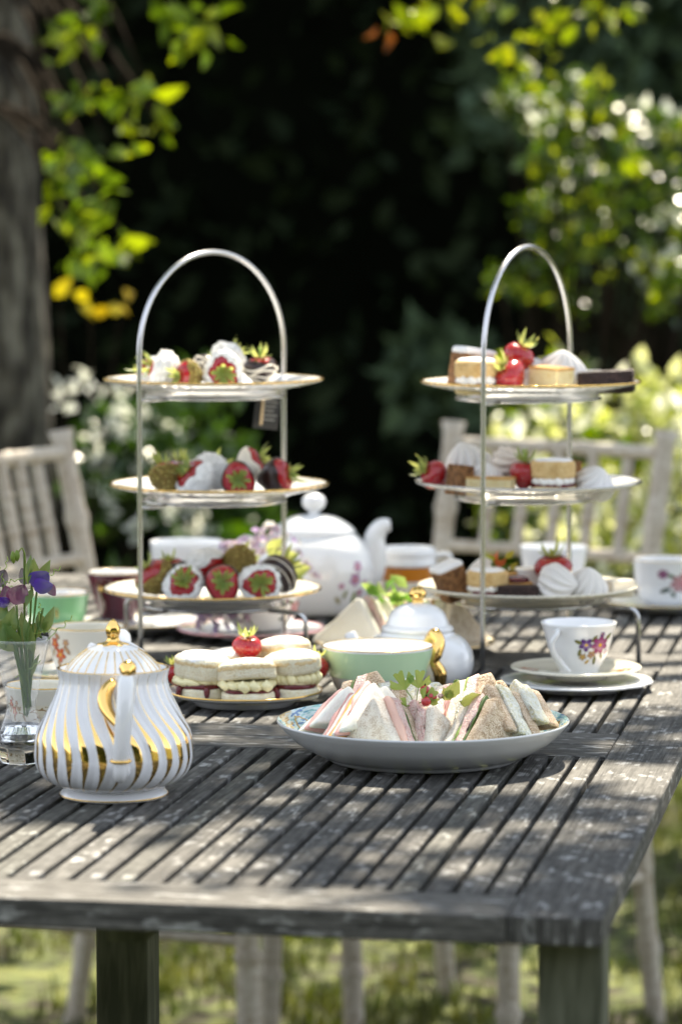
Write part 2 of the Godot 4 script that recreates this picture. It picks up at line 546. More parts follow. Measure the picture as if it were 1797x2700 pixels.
	sw.metallic_texture = ImageTexture.create_from_image(Image.create_from_data(w, h, false, Image.FORMAT_L8, tm))
	# gold crackle of the cup behind the vase
	var cr := noise_image(256, 256, 0.045, 1, 5, FastNoiseLite.TYPE_CELLULAR)
	var ci := Image.create(256, 256, false, Image.FORMAT_RGB8)
	for y in 256:
		for x in 256:
			var a := cr[y * 256 + x]
			ci.set_pixel(x, y, Color(0.62, 0.5, 0.3) if a > 150 else Color(0.9, 0.87, 0.78))
	var cm := mat("crackle", Color.WHITE, 0.15)
	cm.albedo_texture = ImageTexture.create_from_image(ci)
	cm.uv1_scale = Vector3(4, 1, 1)
	# dappled paper-thin print lines of the hanging card are plain bars, built as geometry


func swirl_phase(a: float, v: float) -> float:
	return 28.0 * (a + 0.16 * sin((v - 0.1) * TAU * 0.95))


# ---------------------------------------------------------------- the whole place
const LEFT_TIERS := [0.0769, 0.1925, 0.308]
const RIGHT_TIERS := [0.081, 0.1963, 0.3057]
const SUN := Vector3(0.12, 0.8, -0.588)      # towards the sun
const GAPS := [[-0.24, 0.41, 0.2, 0.13, 0.0], [-0.14, 0.62, 0.26, 0.08, 0.0], [0.27, 0.06, 0.1, 0.11, 0.0], [0.1, 0.33, 0.1, 0.06, 0.3], [0.16, -0.02, 0.05, 0.06, 0.05], [0.3, -0.75, 0.24, 0.26, 0.08], [-0.16, -0.6, 0.17, 0.3, 0.15], [0.18, -0.58, 0.17, 0.3, 0.15], [0.065, 0.0, 0.13, 0.1, 0.15], [-0.1, -0.35, 0.1, 0.09, 0.12], [0.0, -1.0, 0.12, 0.12, 0.1]]


func _ready() -> void:
	# camera
	var cam := Camera3D.new()
	cam.name = "Camera"
	cam.position = Vector3(0, 1.23, 3.0)
	cam.rotation.x = -atan(790.0 / 9000.0)
	cam.far = 200.0
	var lens := CameraAttributesPhysical.new()
	lens.frustum_focal_length = 80.0        # a vertical angle of 17 degrees on a 24 mm high frame
	lens.frustum_focus_distance = 3.1
	lens.frustum_far = 200.0
	lens.exposure_aperture = 3.7
	cam.attributes = lens
	add_child(cam)
	# sky, sun and exposure
	var env := Environment.new()
	env.background_mode = Environment.BG_SKY
	var sky := Sky.new()
	var sm := ProceduralSkyMaterial.new()
	sm.sky_top_color = Color(0.63, 0.665, 0.72)
	sm.sky_horizon_color = Color(0.88, 0.89, 0.91)
	sm.sky_curve = 0.2
	sm.ground_bottom_color = Color(0.12, 0.14, 0.07)
	sm.ground_horizon_color = Color(0.3, 0.33, 0.25)
	sky.sky_material = sm
	env.sky = sky
	env.background_energy_multiplier = 0.94
	env.tonemap_mode = Environment.TONE_MAPPER_LINEAR
	env.tonemap_exposure = 3.25
	env.sdfgi_enabled = true
	env.ssao_enabled = true
	env.ssil_enabled = true
	var we := WorldEnvironment.new()
	we.name = "WorldEnvironment"
	we.environment = env
	add_child(we)
	var sun := DirectionalLight3D.new()
	sun.name = "Sun"
	sun.light_energy = 1.6
	sun.light_color = Color(1.0, 0.95, 0.86)
	sun.light_angular_distance = 0.53
	sun.shadow_enabled = true
	add_child(sun)
	sun.look_at_from_position(SUN * 20.0, Vector3.ZERO)
	rng.seed = 20240611
	nz.noise_type = FastNoiseLite.TYPE_SIMPLEX_SMOOTH
	nz.frequency = 0.01
	nz.seed = 7
	make_materials()
	setting()
	garden()
	canopy()
	table()
	chair("white spindle backed chair turned sideways beyond the table, at the left", Vector3(-0.24, 0, -1.84), deg_to_rad(70))
	chair("white spindle backed chair at the far right behind the right cake stand", Vector3(0.18, 0, -1.988), deg_to_rad(-35.4))
	china()
	stands()
	left_stand_food()
	right_stand_food()
	scones()
	sandwiches()
	sweet_peas()
	posy()


# ---------------------------------------------------------------- the setting
func setting() -> void:
	var pm := PlaneMesh.new()
	pm.size = Vector2(160, 160)
	var lawn := part("lawn", pm, M.lawn_soil, self)
	lawn.set_meta("kind", "structure")
	# grass that the camera sees under and behind the table
	var g := Geo.new()
	for k in 3:
		var o := Vector3(0.012 * cos(k * 2.1), 0, 0.012 * sin(k * 2.1))
		var lean := Vector3(cos(k * 2.4), 0, sin(k * 2.4)) * 0.35
		var side := Vector3(-lean.z, 0, lean.x).normalized() * 0.05
		g.tri(o - side, o + side, o + lean * 0.4 + Vector3(0, 0.6, 0) + side * 0.6)
		g.tri(o - side, o + lean * 0.4 + Vector3(0, 0.6, 0) + side * 0.6, o + lean * 0.4 + Vector3(0, 0.6, 0) - side * 0.6)
		g.tri(o + lean * 0.4 + Vector3(0, 0.6, 0) - side * 0.6, o + lean * 0.4 + Vector3(0, 0.6, 0) + side * 0.6, o + lean + Vector3(0, 0.9, 0))
	var blade := g.flat()
	var xs := []
	var cs := []
	while xs.size() < 42000:
		var p := Vector3(rv(-2.2, 2.4), 0, rv(-7.0, -0.6))
		var m := nz.get_noise_2d(p.x * 260.0, p.z * 200.0)
		if m < rv(-0.25, 0.25):
			continue
		var s := rv(0.02, 0.055)
		xs.append(Transform3D(Basis(Vector3.UP, rv(0, TAU)).scaled(Vector3(s, s * rv(0.5, 1.1), s)), p))
		var q := nz.get_noise_2d(p.x * 500.0 + 900.0, p.z * 500.0)
		var c := Color(0.17, 0.2, 0.025).lerp(Color(0.36, 0.29, 0.07), clampf(q + 0.4 + rv(-0.2, 0.2), 0, 1))
		cs.append(Color(c.r * 0.85, c.g, c.b) * rv(0.25, 0.65))
	tag(copies("grass", blade, M.grass_blade, xs, cs, self), "short mossy grass of the lawn round the table", "grass", "", "stuff")


# ---------------------------------------------------------------- leaves, trees, shrubs
var leaf_meshes := []


func leaf_mesh(fold := 0.12, droop := 0.2, wide := 0.32) -> ArrayMesh:
	var g := Geo.new()
	var b := Vector3.ZERO
	var m := Vector3(0, 0.5, 0.06)
	var t := Vector3(0, 1.0, -droop)
	var l1 := Vector3(-wide, 0.42, fold)
	var r1 := Vector3(wide, 0.42, fold)
	var l2 := Vector3(-wide * 0.62, 0.75, fold * 0.6 - droop * 0.4)
	var r2 := Vector3(wide * 0.62, 0.75, fold * 0.6 - droop * 0.4)
	g.tri(b, m, l1)
	g.tri(b, r1, m)
	g.tri(l1, m, l2)
	g.tri(m, t, l2)
	g.tri(m, r1, r2)
	g.tri(m, r2, t)
	return g.done()


func scatter(n: int, at: Callable, smin: float, smax: float, cols: Array, material: String, parent: Node, called := "crown", upright := 0.3) -> void:
	if leaf_meshes.is_empty():
		leaf_meshes = [leaf_mesh(0.12, 0.2, 0.27), leaf_mesh(0.04, 0.05, 0.26)]
	var xs := []
	var cs := []
	var tries := 0
	while xs.size() < n and tries < n * 12:
		tries += 1
		var p = at.call()
		if p == null:
			continue
		var d := Vector3(rv(-1, 1), rv(-1, 1) + upright, rv(-1, 1))
		if d.length() < 0.1:
			continue
		var s := rv(smin, smax)
		xs.append(Transform3D(up_basis(d, rv(0, TAU)).scaled_local(Vector3.ONE * s), p))
		var c: Color = cols[rng.randi() % cols.size()]
		cs.append(Color(c.r, c.g, c.b) * rv(0.75, 1.2))
	copies(called, leaf_meshes[0], M[material], xs, cs, parent)


func clumps(n: int, lo: Vector3, hi: Vector3, r: float) -> Array:
	var out := []
	for k in n:
		out.append([Vector3(rv(lo.x, hi.x), rv(lo.y, hi.y), rv(lo.z, hi.z)), r * rv(0.6, 1.3)])
	return out


func in_clumps(cl: Array) -> Callable:
	return func():
		var c = cl[rng.randi() % cl.size()]
		var d := Vector3(rv(-1, 1), rv(-1, 1), rv(-1, 1))
		if d.length() > 1.0:
			return null
		return c[0] + d * c[1]


func twigs(parent: Node, root: Vector3, cl: Array, r: float, material: String, called := "stem") -> void:
	var g := Geo.new()
	for c in cl:
		var q: Vector3 = c[0]
		var mid := root.lerp(q, 0.5) + Vector3(rv(-0.05, 0.05), rv(0.0, 0.08), rv(-0.05, 0.05))
		var path := []
		for k in 6:
			var t := k / 5.0
			path.append(root.lerp(mid, t).lerp(mid.lerp(q, t), t))
		g.tube(path, [r, r * 0.85, r * 0.7, r * 0.55, r * 0.4, r * 0.2], 6)
	part(called, g.done(), M[material], parent)


func shrub(called: String, label: String, at: Vector3, cl: Array, n: int, smin: float, smax: float, cols: Array, material: String, cat := "shrub", group := "") -> Node3D:
	var t := thing(called, label, cat, at, 0, group)
	scatter(n, in_clumps(cl), smin, smax, cols, material, t, "foliage")
	twigs(t, Vector3.ZERO, cl, 0.012, "dark_twig")
	return t


func trunk_mesh(path: Array, radii: Array, seg: int, amp: float) -> ArrayMesh:
	var g := Geo.new()
	var n := path.size()
	g.grid(seg, n * 6, func(u: float, v: float):
		var f: float = v * (n - 1)
		var i := mini(int(f), n - 2)
		var p: Vector3 = path[i].lerp(path[i + 1], f - i)
		var r := lerpf(radii[i], radii[i + 1], f - i)
		var a: float = u * TAU
		var d := Vector3(cos(a), 0, sin(a))
		var w := nz.get_noise_3d(d.x * 60.0, p.y * 35.0, d.z * 60.0) + 0.5 * nz.get_noise_3d(d.x * 170.0, p.y * 70.0, d.z * 170.0)
		return p + d * (r + amp * w))
	return g.done()


func garden() -> void:
	# the tree whose trunk stands at the left, its branches reaching into the top left of the picture
	var t := thing("tree", "pale patchy barked tree at the left with sunlit lime leaves", "tree", Vector3(-0.755, 0, -4.2))
	part("trunk", trunk_mesh([Vector3(0.02, -0.05, 0), Vector3(0, 0.5, 0), Vector3(-0.02, 1.2, 0), Vector3(-0.05, 2.0, 0), Vector3(0.0, 3.2, -0.1), Vector3(0.1, 4.6, -0.3)], [0.19, 0.155, 0.145, 0.135, 0.12, 0.08], 40, 0.02), M.bark, t)
	var g := Geo.new()
	var sprays := []
	for p in [[Vector3(0.319, 1.601, 0.900), 0.036], [Vector3(0.450, 1.601, 0.900), 0.044], [Vector3(0.521, 1.570, 0.900), 0.048], [Vector3(0.473, 1.542, 0.900), 0.036], [Vector3(0.393, 1.467, 0.900), 0.040], [Vector3(0.373, 1.439, 0.900), 0.032], [Vector3(0.302, 1.455, 0.900), 0.036], [Vector3(0.258, 1.435, 0.900), 0.036], [Vector3(0.234, 1.412, 0.900), 0.028], [Vector3(0.329, 1.356, 0.900), 0.048], [Vector3(0.273, 1.344, 0.900), 0.048], [Vector3(0.293, 1.316, 0.900), 0.032], [Vector3(0.385, 1.356, 0.900), 0.036], [Vector3(0.425, 1.380, 0.900), 0.036], [Vector3(0.241, 1.308, 0.900), 0.032], [Vector3(0.288, 1.237, 0.900), 0.036], [Vector3(0.248, 1.221, 0.900), 0.032], [Vector3(0.328, 1.241, 0.900), 0.024], [Vector3(0.272, 1.153, 0.900), 0.036], [Vector3(0.312, 1.161, 0.900), 0.032], [Vector3(0.368, 1.173, 0.900), 0.028], [Vector3(0.227, 1.538, 0.900), 0.036], [Vector3(0.283, 1.570, 0.900), 0.036]]:
		p[0].z += rv(-0.15, 0.15)
		sprays.append(p)
	for b in [[2.3, [0, 1, 2, 3, 22]], [2.0, [4, 5, 6, 7, 8, 21]], [1.75, [9, 10, 12, 13]], [1.6, [11, 14, 15, 16, 17]], [1.45, [18, 19, 20]]]:
		for k in b[1]:
			var e: Vector3 = sprays[k][0]
			var mid: Vector3 = Vector3(0, b[0], 0).lerp(e, 0.55) + Vector3(0, 0.16, 0)
			var path := []
			for q in 8:
				path.append(Vector3(0, b[0], 0).lerp(mid, q / 7.0).lerp(mid.lerp(e, q / 7.0), q / 7.0))
			g.tube(path, [0.012, 0.01, 0.008, 0.007, 0.006, 0.005, 0.004, 0.002], 6)
	part("branch", g.done(), M.dark_twig, t)
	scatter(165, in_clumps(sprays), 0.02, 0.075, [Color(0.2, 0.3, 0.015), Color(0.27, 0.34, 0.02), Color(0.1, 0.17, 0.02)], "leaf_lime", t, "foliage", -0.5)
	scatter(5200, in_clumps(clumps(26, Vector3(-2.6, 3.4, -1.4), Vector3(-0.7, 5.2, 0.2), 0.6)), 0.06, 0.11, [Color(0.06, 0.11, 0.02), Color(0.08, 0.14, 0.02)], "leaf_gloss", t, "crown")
	# yellow lilies below it
	t = thing("yellow_plant", "plant with a few yellow leaves in front of the left tree trunk", "plant", Vector3(-0.55, 0, -3.7))
	var yl := [[Vector3(0.0, 1.06, 0), 0.035], [Vector3(0.06, 1.04, 0), 0.03], [Vector3(0.12, 1.04, 0.02), 0.03]]
	scatter(8, in_clumps(yl), 0.035, 0.055, [Color(0.5, 0.36, 0.03), Color(0.5, 0.42, 0.05)], "leaf_lime", t, "leaves")
	twigs(t, Vector3(0, 0, 0), yl, 0.006, "dark_twig")
	# white flowering shrub behind the left stand
	var cl := clumps(12, Vector3(-0.22, 0.3, -0.25), Vector3(0.24, 0.78, 0.2), 0.13)
	t = shrub("flowering_shrub", "dark leaved shrub covered in white flowers behind the left cake stand", Vector3(-0.36, 0, -3.9), cl, 1700, 0.04, 0.08, [Color(0.05, 0.1, 0.025), Color(0.08, 0.15, 0.03), Color(0.04, 0.08, 0.03)], "leaf_gloss")
	var heads := [[Vector3(-0.185, 0.877, 0.150), 0.024], [Vector3(-0.151, 0.895, 0.150), 0.026], [Vector3(-0.186, 0.843, 0.150), 0.024], [Vector3(-0.117, 0.877, 0.150), 0.026], [Vector3(-0.065, 0.852, 0.150), 0.034], [Vector3(-0.091, 0.809, 0.150), 0.043], [Vector3(-0.048, 0.800, 0.150), 0.043], [Vector3(-0.014, 0.826, 0.150), 0.039], [Vector3(0.012, 0.791, 0.150), 0.039], [Vector3(-0.057, 0.757, 0.150), 0.039], [Vector3(-0.023, 0.748, 0.150), 0.039], [Vector3(0.029, 0.757, 0.150), 0.030], [Vector3(0.055, 0.783, 0.150), 0.026], [Vector3(-0.126, 0.774, 0.150), 0.030], [Vector3(-0.117, 0.722, 0.150), 0.026], [Vector3(-0.031, 0.705, 0.150), 0.030], [Vector3(-0.135, 0.688, 0.150), 0.026], [Vector3(-0.075, 0.679, 0.150), 0.026], [Vector3(-0.101, 0.644, 0.150), 0.026], [Vector3(0.029, 0.636, 0.150), 0.030], [Vector3(0.072, 0.618, 0.150), 0.030], [Vector3(0.115, 0.601, 0.150), 0.030], [Vector3(0.089, 0.584, 0.150), 0.022], [Vector3(-0.041, 0.601, 0.150), 0.024], [Vector3(0.054, 0.584, 0.150), 0.024], [Vector3(-0.006, 0.662, 0.150), 0.022], [Vector3(-0.100, 0.748, 0.150), 0.026]]
	for h in heads:
		h[0].z += rv(-0.08, 0.08)
		h[1] *= 0.8
	scatter(210, in_clumps(heads), 0.02, 0.034, [Color(0.84, 0.85, 0.82), Color(0.76, 0.79, 0.76)], "leaf_white", t, "flowers", 0.6)
	# glossy bush at the upper right
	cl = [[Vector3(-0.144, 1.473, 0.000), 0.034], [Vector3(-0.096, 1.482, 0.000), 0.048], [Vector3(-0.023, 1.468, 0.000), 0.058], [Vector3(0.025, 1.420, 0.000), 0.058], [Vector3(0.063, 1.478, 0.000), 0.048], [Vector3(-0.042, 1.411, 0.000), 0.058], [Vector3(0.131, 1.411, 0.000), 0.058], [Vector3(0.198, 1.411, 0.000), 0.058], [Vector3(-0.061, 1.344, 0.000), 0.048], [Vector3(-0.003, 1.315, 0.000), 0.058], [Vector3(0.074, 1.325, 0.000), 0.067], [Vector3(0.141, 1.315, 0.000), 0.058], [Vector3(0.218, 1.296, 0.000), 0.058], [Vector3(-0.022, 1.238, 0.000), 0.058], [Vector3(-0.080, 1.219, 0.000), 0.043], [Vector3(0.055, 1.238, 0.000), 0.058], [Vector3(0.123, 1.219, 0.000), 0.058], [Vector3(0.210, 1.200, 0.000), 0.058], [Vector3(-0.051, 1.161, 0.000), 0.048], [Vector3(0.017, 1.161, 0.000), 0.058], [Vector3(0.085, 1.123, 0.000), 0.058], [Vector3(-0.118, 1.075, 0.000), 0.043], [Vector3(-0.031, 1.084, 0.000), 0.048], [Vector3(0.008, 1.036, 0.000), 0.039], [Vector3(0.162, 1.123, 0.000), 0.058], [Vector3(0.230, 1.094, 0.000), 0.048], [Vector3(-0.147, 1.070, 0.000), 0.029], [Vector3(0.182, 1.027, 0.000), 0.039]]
	for c in cl:
		c[0].z += rv(-0.2, 0.2)
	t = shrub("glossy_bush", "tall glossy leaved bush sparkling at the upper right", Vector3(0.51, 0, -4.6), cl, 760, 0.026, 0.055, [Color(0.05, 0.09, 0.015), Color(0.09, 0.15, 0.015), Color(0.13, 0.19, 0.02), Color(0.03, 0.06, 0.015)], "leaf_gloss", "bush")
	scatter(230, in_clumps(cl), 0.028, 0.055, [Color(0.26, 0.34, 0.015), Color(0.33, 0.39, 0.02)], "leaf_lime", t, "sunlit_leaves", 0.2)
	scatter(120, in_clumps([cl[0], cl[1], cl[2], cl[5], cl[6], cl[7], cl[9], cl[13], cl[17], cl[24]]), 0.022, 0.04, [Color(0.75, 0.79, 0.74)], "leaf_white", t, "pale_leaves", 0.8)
	# bright low shrub behind the right chair
	cl = clumps(22, Vector3(-0.08, 0.25, -0.22), Vector3(0.45, 0.86, 0.22), 0.12)
	shrub("low_shrub", "low bright green shrub behind the white chair on the right", Vector3(0.42, 0, -3.6), cl, 1900, 0.04, 0.09, [Color(0.14, 0.22, 0.015), Color(0.22, 0.3, 0.02), Color(0.08, 0.14, 0.02), Color(0.34, 0.38, 0.2)], "leaf_lime")
	cl = clumps(16, Vector3(0.0, 0.6, -0.1), Vector3(0.4, 0.9, 0.15), 0.075)
	shrub("variegated_shrub", "pale variegated shrub glaring white behind the right chair back", Vector3(0.3, 0, -3.25), cl, 620, 0.03, 0.06, [Color(0.6, 0.62, 0.3), Color(0.75, 0.76, 0.66), Color(0.45, 0.5, 0.1)], "leaf_white")
	# hanging sprays at the top right
	t = thing("overhanging_branch", "leafy branch hanging into the top right with one orange leaf", "branch", Vector3(1.1, 2.3, -3.6))
	sprays = [[Vector3(-0.980, -0.703, 0.100), 0.033], [Vector3(-0.935, -0.720, 0.100), 0.037], [Vector3(-0.923, -0.683, 0.100), 0.033], [Vector3(-0.816, -0.687, 0.100), 0.037], [Vector3(-0.799, -0.748, 0.100), 0.033], [Vector3(-0.750, -0.773, 0.100), 0.037], [Vector3(-0.709, -0.793, 0.100), 0.033], [Vector3(-0.685, -0.687, 0.100), 0.041], [Vector3(-0.619, -0.683, 0.100), 0.037], [Vector3(-0.726, -0.720, 0.100), 0.033], [Vector3(-0.562, -0.675, 0.100), 0.033], [Vector3(-0.874, -0.679, 0.100), 0.025]]
	g = Geo.new()
	for p in sprays:
		p[0].z += rv(-0.12, 0.12)
		var mid: Vector3 = p[0] * 0.55 + Vector3(0, 0.3, 0)
		var path := []
		for q in 8:
			path.append((mid * (q / 7.0)).lerp(mid.lerp(p[0], q / 7.0), q / 7.0))
		g.tube(path, [0.012, 0.01, 0.009, 0.007, 0.006, 0.005, 0.004, 0.002], 6)
	part("twig", g.done(), M.dark_twig, t)
	scatter(72, in_clumps(sprays), 0.022, 0.068, [Color(0.27, 0.34, 0.015), Color(0.34, 0.38, 0.02), Color(0.18, 0.25, 0.02)], "leaf_lime", t, "foliage", -0.5)
	scatter(2, in_clumps([[Vector3(-1.02, -0.72, 0.1), 0.02]]), 0.035, 0.05, [Color(0.5, 0.14, 0.01)], "leaf_lime", t, "orange_leaf", -1.0)
	# dim laurels at the right of the dark gap
	cl = clumps(16, Vector3(-0.5, 0.2, -0.3), Vector3(0.5, 2.2, 0.2), 0.24)
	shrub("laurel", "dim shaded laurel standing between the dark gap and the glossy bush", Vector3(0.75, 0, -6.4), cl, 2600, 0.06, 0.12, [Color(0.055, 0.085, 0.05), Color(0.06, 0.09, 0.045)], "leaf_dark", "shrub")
	# the dark hedge that closes the garden
	t = thing("hedge", "tall almost black evergreen hedge closing the garden behind everything", "hedge", Vector3(0, 0, -8.4))
	g = Geo.new()
	g.rbox(Vector3(15, 4.2, 1.6), 0.4, 14, nz, 0.25)
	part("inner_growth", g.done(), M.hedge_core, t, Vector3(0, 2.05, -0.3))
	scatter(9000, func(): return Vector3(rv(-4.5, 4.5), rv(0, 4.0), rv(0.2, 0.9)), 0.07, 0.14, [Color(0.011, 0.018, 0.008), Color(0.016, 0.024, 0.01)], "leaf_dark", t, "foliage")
	t = thing("hedge", "clipped garden hedge on the camera's side of the lawn, outside the picture", "hedge", Vector3(0, 0, 9.5))
	g = Geo.new()
	g.rbox(Vector3(22, 4.0, 1.6), 0.4, 14, nz, 0.25)
	part("inner_growth", g.done(), M.hedge_core, t, Vector3(0, 1.95, 0.5))
	scatter(5000, func(): return Vector3(rv(-9, 9), rv(0, 4.2), rv(-0.9, 0.2)), 0.14, 0.26, [Color(0.03, 0.055, 0.012), Color(0.045, 0.075, 0.015), Color(0.06, 0.1, 0.02)], "leaf_gloss", t, "foliage")
	# two shade trees that roof the far side of the garden
	for s in [["left", -2.6], ["right", 2.9]]:
		t = thing("shade_tree", "dark spreading tree roofing the %s side of the garden, above the picture" % s[0], "tree", Vector3(s[1], 0, -8.9), 0, "trees over the far side")
		part("trunk", trunk_mesh([Vector3.ZERO, Vector3(0, 1.5, 0), Vector3(0.1, 3.5, 0), Vector3(0.0, 6.0, 0)], [0.24, 0.2, 0.17, 0.1], 20, 0.02), M.bark, t)
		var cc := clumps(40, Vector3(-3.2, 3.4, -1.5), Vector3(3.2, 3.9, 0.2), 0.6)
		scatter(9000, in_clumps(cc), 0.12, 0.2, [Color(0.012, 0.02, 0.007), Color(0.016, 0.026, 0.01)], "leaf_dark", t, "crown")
		twigs(t, Vector3(0, 3.0, 0), cc.slice(0, 14), 0.05, "bark", "limb")


# The tree whose crown dapples the table: leaves hang more or less densely.
func canopy() -> void:
	var t := thing("apple_tree", "leafy tree right of the table whose crown dapples the light, above the picture", "tree", Vector3(2.3, 0, -2.6))
	part("trunk", trunk_mesh([Vector3.ZERO, Vector3(-0.05, 1.2, 0), Vector3(-0.2, 2.4, 0.1), Vector3(-0.6, 3.4, 0.2)], [0.16, 0.13, 0.11, 0.06], 20, 0.015), M.bark, t)
	var limbs := []
	for k in 12:
		limbs.append([Vector3(rv(-3.3, -1.0), rv(3.5, 4.1), rv(-1.0, 1.8)), 0.3])
	twigs(t, Vector3(-0.3, 2.7, 0.1), limbs, 0.04, "bark", "limb")
	var gaps := GAPS
	scatter(23500, func():
		var p := Vector3(rv(-4.4, -0.5), rv(3.3, 4.2), rv(-3.2, 2.6))
		# where the sun puts this leaf's shadow on the table top
		var w := p + t.position
		var k := (w.y - TOP) / SUN.y
		var f := Vector2(w.x - SUN.x * k, w.z - SUN.z * k)
		var keep := 1.0 if f.y > -0.3 else 0.2
		if f.y < -1.75:
			keep = 0.5 if f.y > -2.75 else 0.05
		var m := nz.get_noise_2d(f.x * 420.0, f.y * 420.0)
		if m > 0.34 and f.y > -0.3:
			keep *= 0.4
		for q in gaps:
			if ((f.x - q[0]) / q[2]) ** 2 + ((f.y - q[1]) / q[3]) ** 2 < 1.0:
				keep *= q[4]
		return p if rng.randf() < keep else null, 0.05, 0.1, [Color(0.06, 0.11, 0.02), Color(0.08, 0.14, 0.02), Color(0.1, 0.16, 0.02)], "leaf_gloss", t, "crown")


# ---------------------------------------------------------------- the table
func board(parent: Node, called: String, x0: float, x1: float, z0: float, z1: float, top: float, thick: float, m: int, along_x := false) -> void:
	var g := Geo.new()
	var size := Vector3(x1 - x0, thick, z1 - z0)
	if along_x:
		size = Vector3(z1 - z0, thick, x1 - x0)
	g.sharp().rbox(size, 0.0018, 1, null, 0, Vector2(rv(0, 1), rv(0, 1)))
	var o := part(called, g.flat(), M["weathered_wood_%d" % m], parent, Vector3(-(x0 + x1) / 2, top - thick / 2, -(z0 + z1) / 2))
	if along_x:
		o.rotation.y = PI / 2


func table() -> void:
	var t := thing("garden_table", "weathered grey slatted wooden garden table laid for tea", "table", Vector3(0.182, 0, 0.656), -deg_to_rad(10.0))
	var w := 1.16
	var sb := 0.067
	for s in [[0.0, 0.779, 0.073], [0.782, 1.369, 0.068], [1.372, 2.15, 0.068]]:
		for e in [0.0, w - sb]:
			board(t, "side_board", e, e + sb, s[0], s[1], TOP, 0.021, rng.randi() % 2 * 2)
		board(t, "rail", sb + 0.0006, w - sb - 0.0006, s[0], s[0] + s[2], TOP - 0.0004, 0.021, 2, true)
		board(t, "rail", sb + 0.0006, w - sb - 0.0006, s[1] - 0.067, s[1], TOP - 0.0006, 0.021, 2, true)
		var z0: float = s[0] + s[2] + 0.0006
		var z1: float = s[1] - 0.067 - 0.0006
		var meshes := []
		for k in 10:
			var g := Geo.new()
			g.sharp().rbox(Vector3(0.0184, 0.018, z1 - z0), 0.0014, 1, null, 0, Vector2(rv(0, 1), rv(0, 1)))
			meshes.append(g.flat())
		var x := sb + 0.0045
		while x + 0.0194 < w - sb:
			var o := part("slat", meshes[rng.randi() % 10], M["weathered_wood_%d" % [0, 1, 2, 3, 0, 1][rng.randi() % 6]], t, Vector3(-x - 0.0097, TOP - 0.0095 + rv(-0.0009, 0.0004), -(z0 + z1) / 2))
			o.rotation.z = rv(-0.02, 0.02)
			x += 0.0237
	# frame and legs under the top
	for b in [[0.03, 0.055, 0.1, 2.1, false], [w - 0.055, w - 0.03, 0.1, 2.1, false], [0.35, 0.38, 0.1, 2.1, false], [0.65, 0.68, 0.1, 2.1, false]]:
		var g := Geo.new()
		g.sharp().rbox(Vector3(b[1] - b[0], 0.03, b[3] - b[2]), 0.002, 1)
		part("bearer", g.flat(), M.damp_wood, t, Vector3(-(b[0] + b[1]) / 2, TOP - 0.037, -(b[2] + b[3]) / 2))
	for l in [[0.027, 0.067], [w - 0.03, 0.067], [0.03, 2.08], [w - 0.03, 2.08], [0.475, 0.56]]:
		var g := Geo.new()
		g.sharp().rbox(Vector3(0.047, TOP - 0.024, 0.047), 0.003, 1)
		part("leg", g.flat(), M.damp_wood, t, Vector3(-l[0], (TOP - 0.024) / 2, -l[1]))


# ---------------------------------------------------------------- chairs
func bamboo(g: Geo, path: Array, r: float, rings: int) -> void:
	var pts := []
	var rad := []
	var n := 48
	for k in n + 1:
		var f := k / float(n) * (path.size() - 1)
		var i := mini(int(f), path.size() - 2)
		pts.append(path[i].lerp(path[i + 1], f - i))
		var ph := fposmod(k / float(n) * rings + 0.5, 1.0)
		rad.append(r * (1.0 + 0.28 * exp(-pow((ph - 0.5) / 0.05, 2.0))))
	g.tube(pts, rad, 10)


func chair(label: String, at: Vector3, turn: float) -> void:
	var t := thing("spindle_chair", label, "chair", at, turn, "white spindle chairs")
	for s in [-1.0, 1.0]:
		var g := Geo.new()
		bamboo(g, [Vector3(0.19 * s, 0, -0.245), Vector3(0.185 * s, 0.22, -0.21), Vector3(0.182 * s, 0.45, -0.19), Vector3(0.185 * s, 0.68, -0.215), Vector3(0.19 * s, 0.905, -0.26)], 0.0155, 7)
		part("rear_post", g.done(), M.limewash, t)
		g = Geo.new()
		bamboo(g, [Vector3(0.21 * s, 0, 0.2), Vector3(0.2 * s, 0.44, 0.19)], 0.0165, 4)
		part("front_leg", g.done(), M.limewash, t)
		for y in [0.24, 0.33]:
			g = Geo.new()
			bamboo(g, [Vector3(0.186 * s, y, -0.21), Vector3(0.2 * s, y, 0.19)], 0.009, 3)
			part("stretcher", g.done(), M.limewash, t)
	for d in [[0.2, 0.19, 0.28, 0.2], [0.2, -0.21, 0.3, 0.185]]:
		var g := Geo.new()
		bamboo(g, [Vector3(-d[3], d[2], d[1]), Vector3(d[3], d[2], d[1])], 0.009, 3)
		part("stretcher", g.done(), M.limewash, t)
	for y in [[0.872, -0.252, 0.0108], [0.715, -0.22, 0.0095]]:
		var g := Geo.new()
		bamboo(g, [Vector3(-0.185, y[0], y[1]), Vector3(-0.06, y[0], y[1] - 0.02), Vector3(0.06, y[0], y[1] - 0.02), Vector3(0.185, y[0], y[1])], y[2], 5)
		part("back_rail", g.done(), M.limewash, t)
	for k in 5:
		var x := -0.12 + 0.06 * k
		var g := Geo.new()
		bamboo(g, [Vector3(x, 0.715, -0.238), Vector3(x, 0.872, -0.27)], 0.0092, 3)
		part("spindle", g.done(), M.limewash, t)
	var g := Geo.new()
	g.rbox(Vector3(0.4, 0.028, 0.4), 0.012, 2)
	part("seat", g.done(), M.limewash, t, Vector3(0, 0.45, 0))


# ---------------------------------------------------------------- china
func arc(n: int, f: Callable) -> Array:
	var out := []
	for k in n + 1:
		out.append(f.call(k / float(n)))
	return out


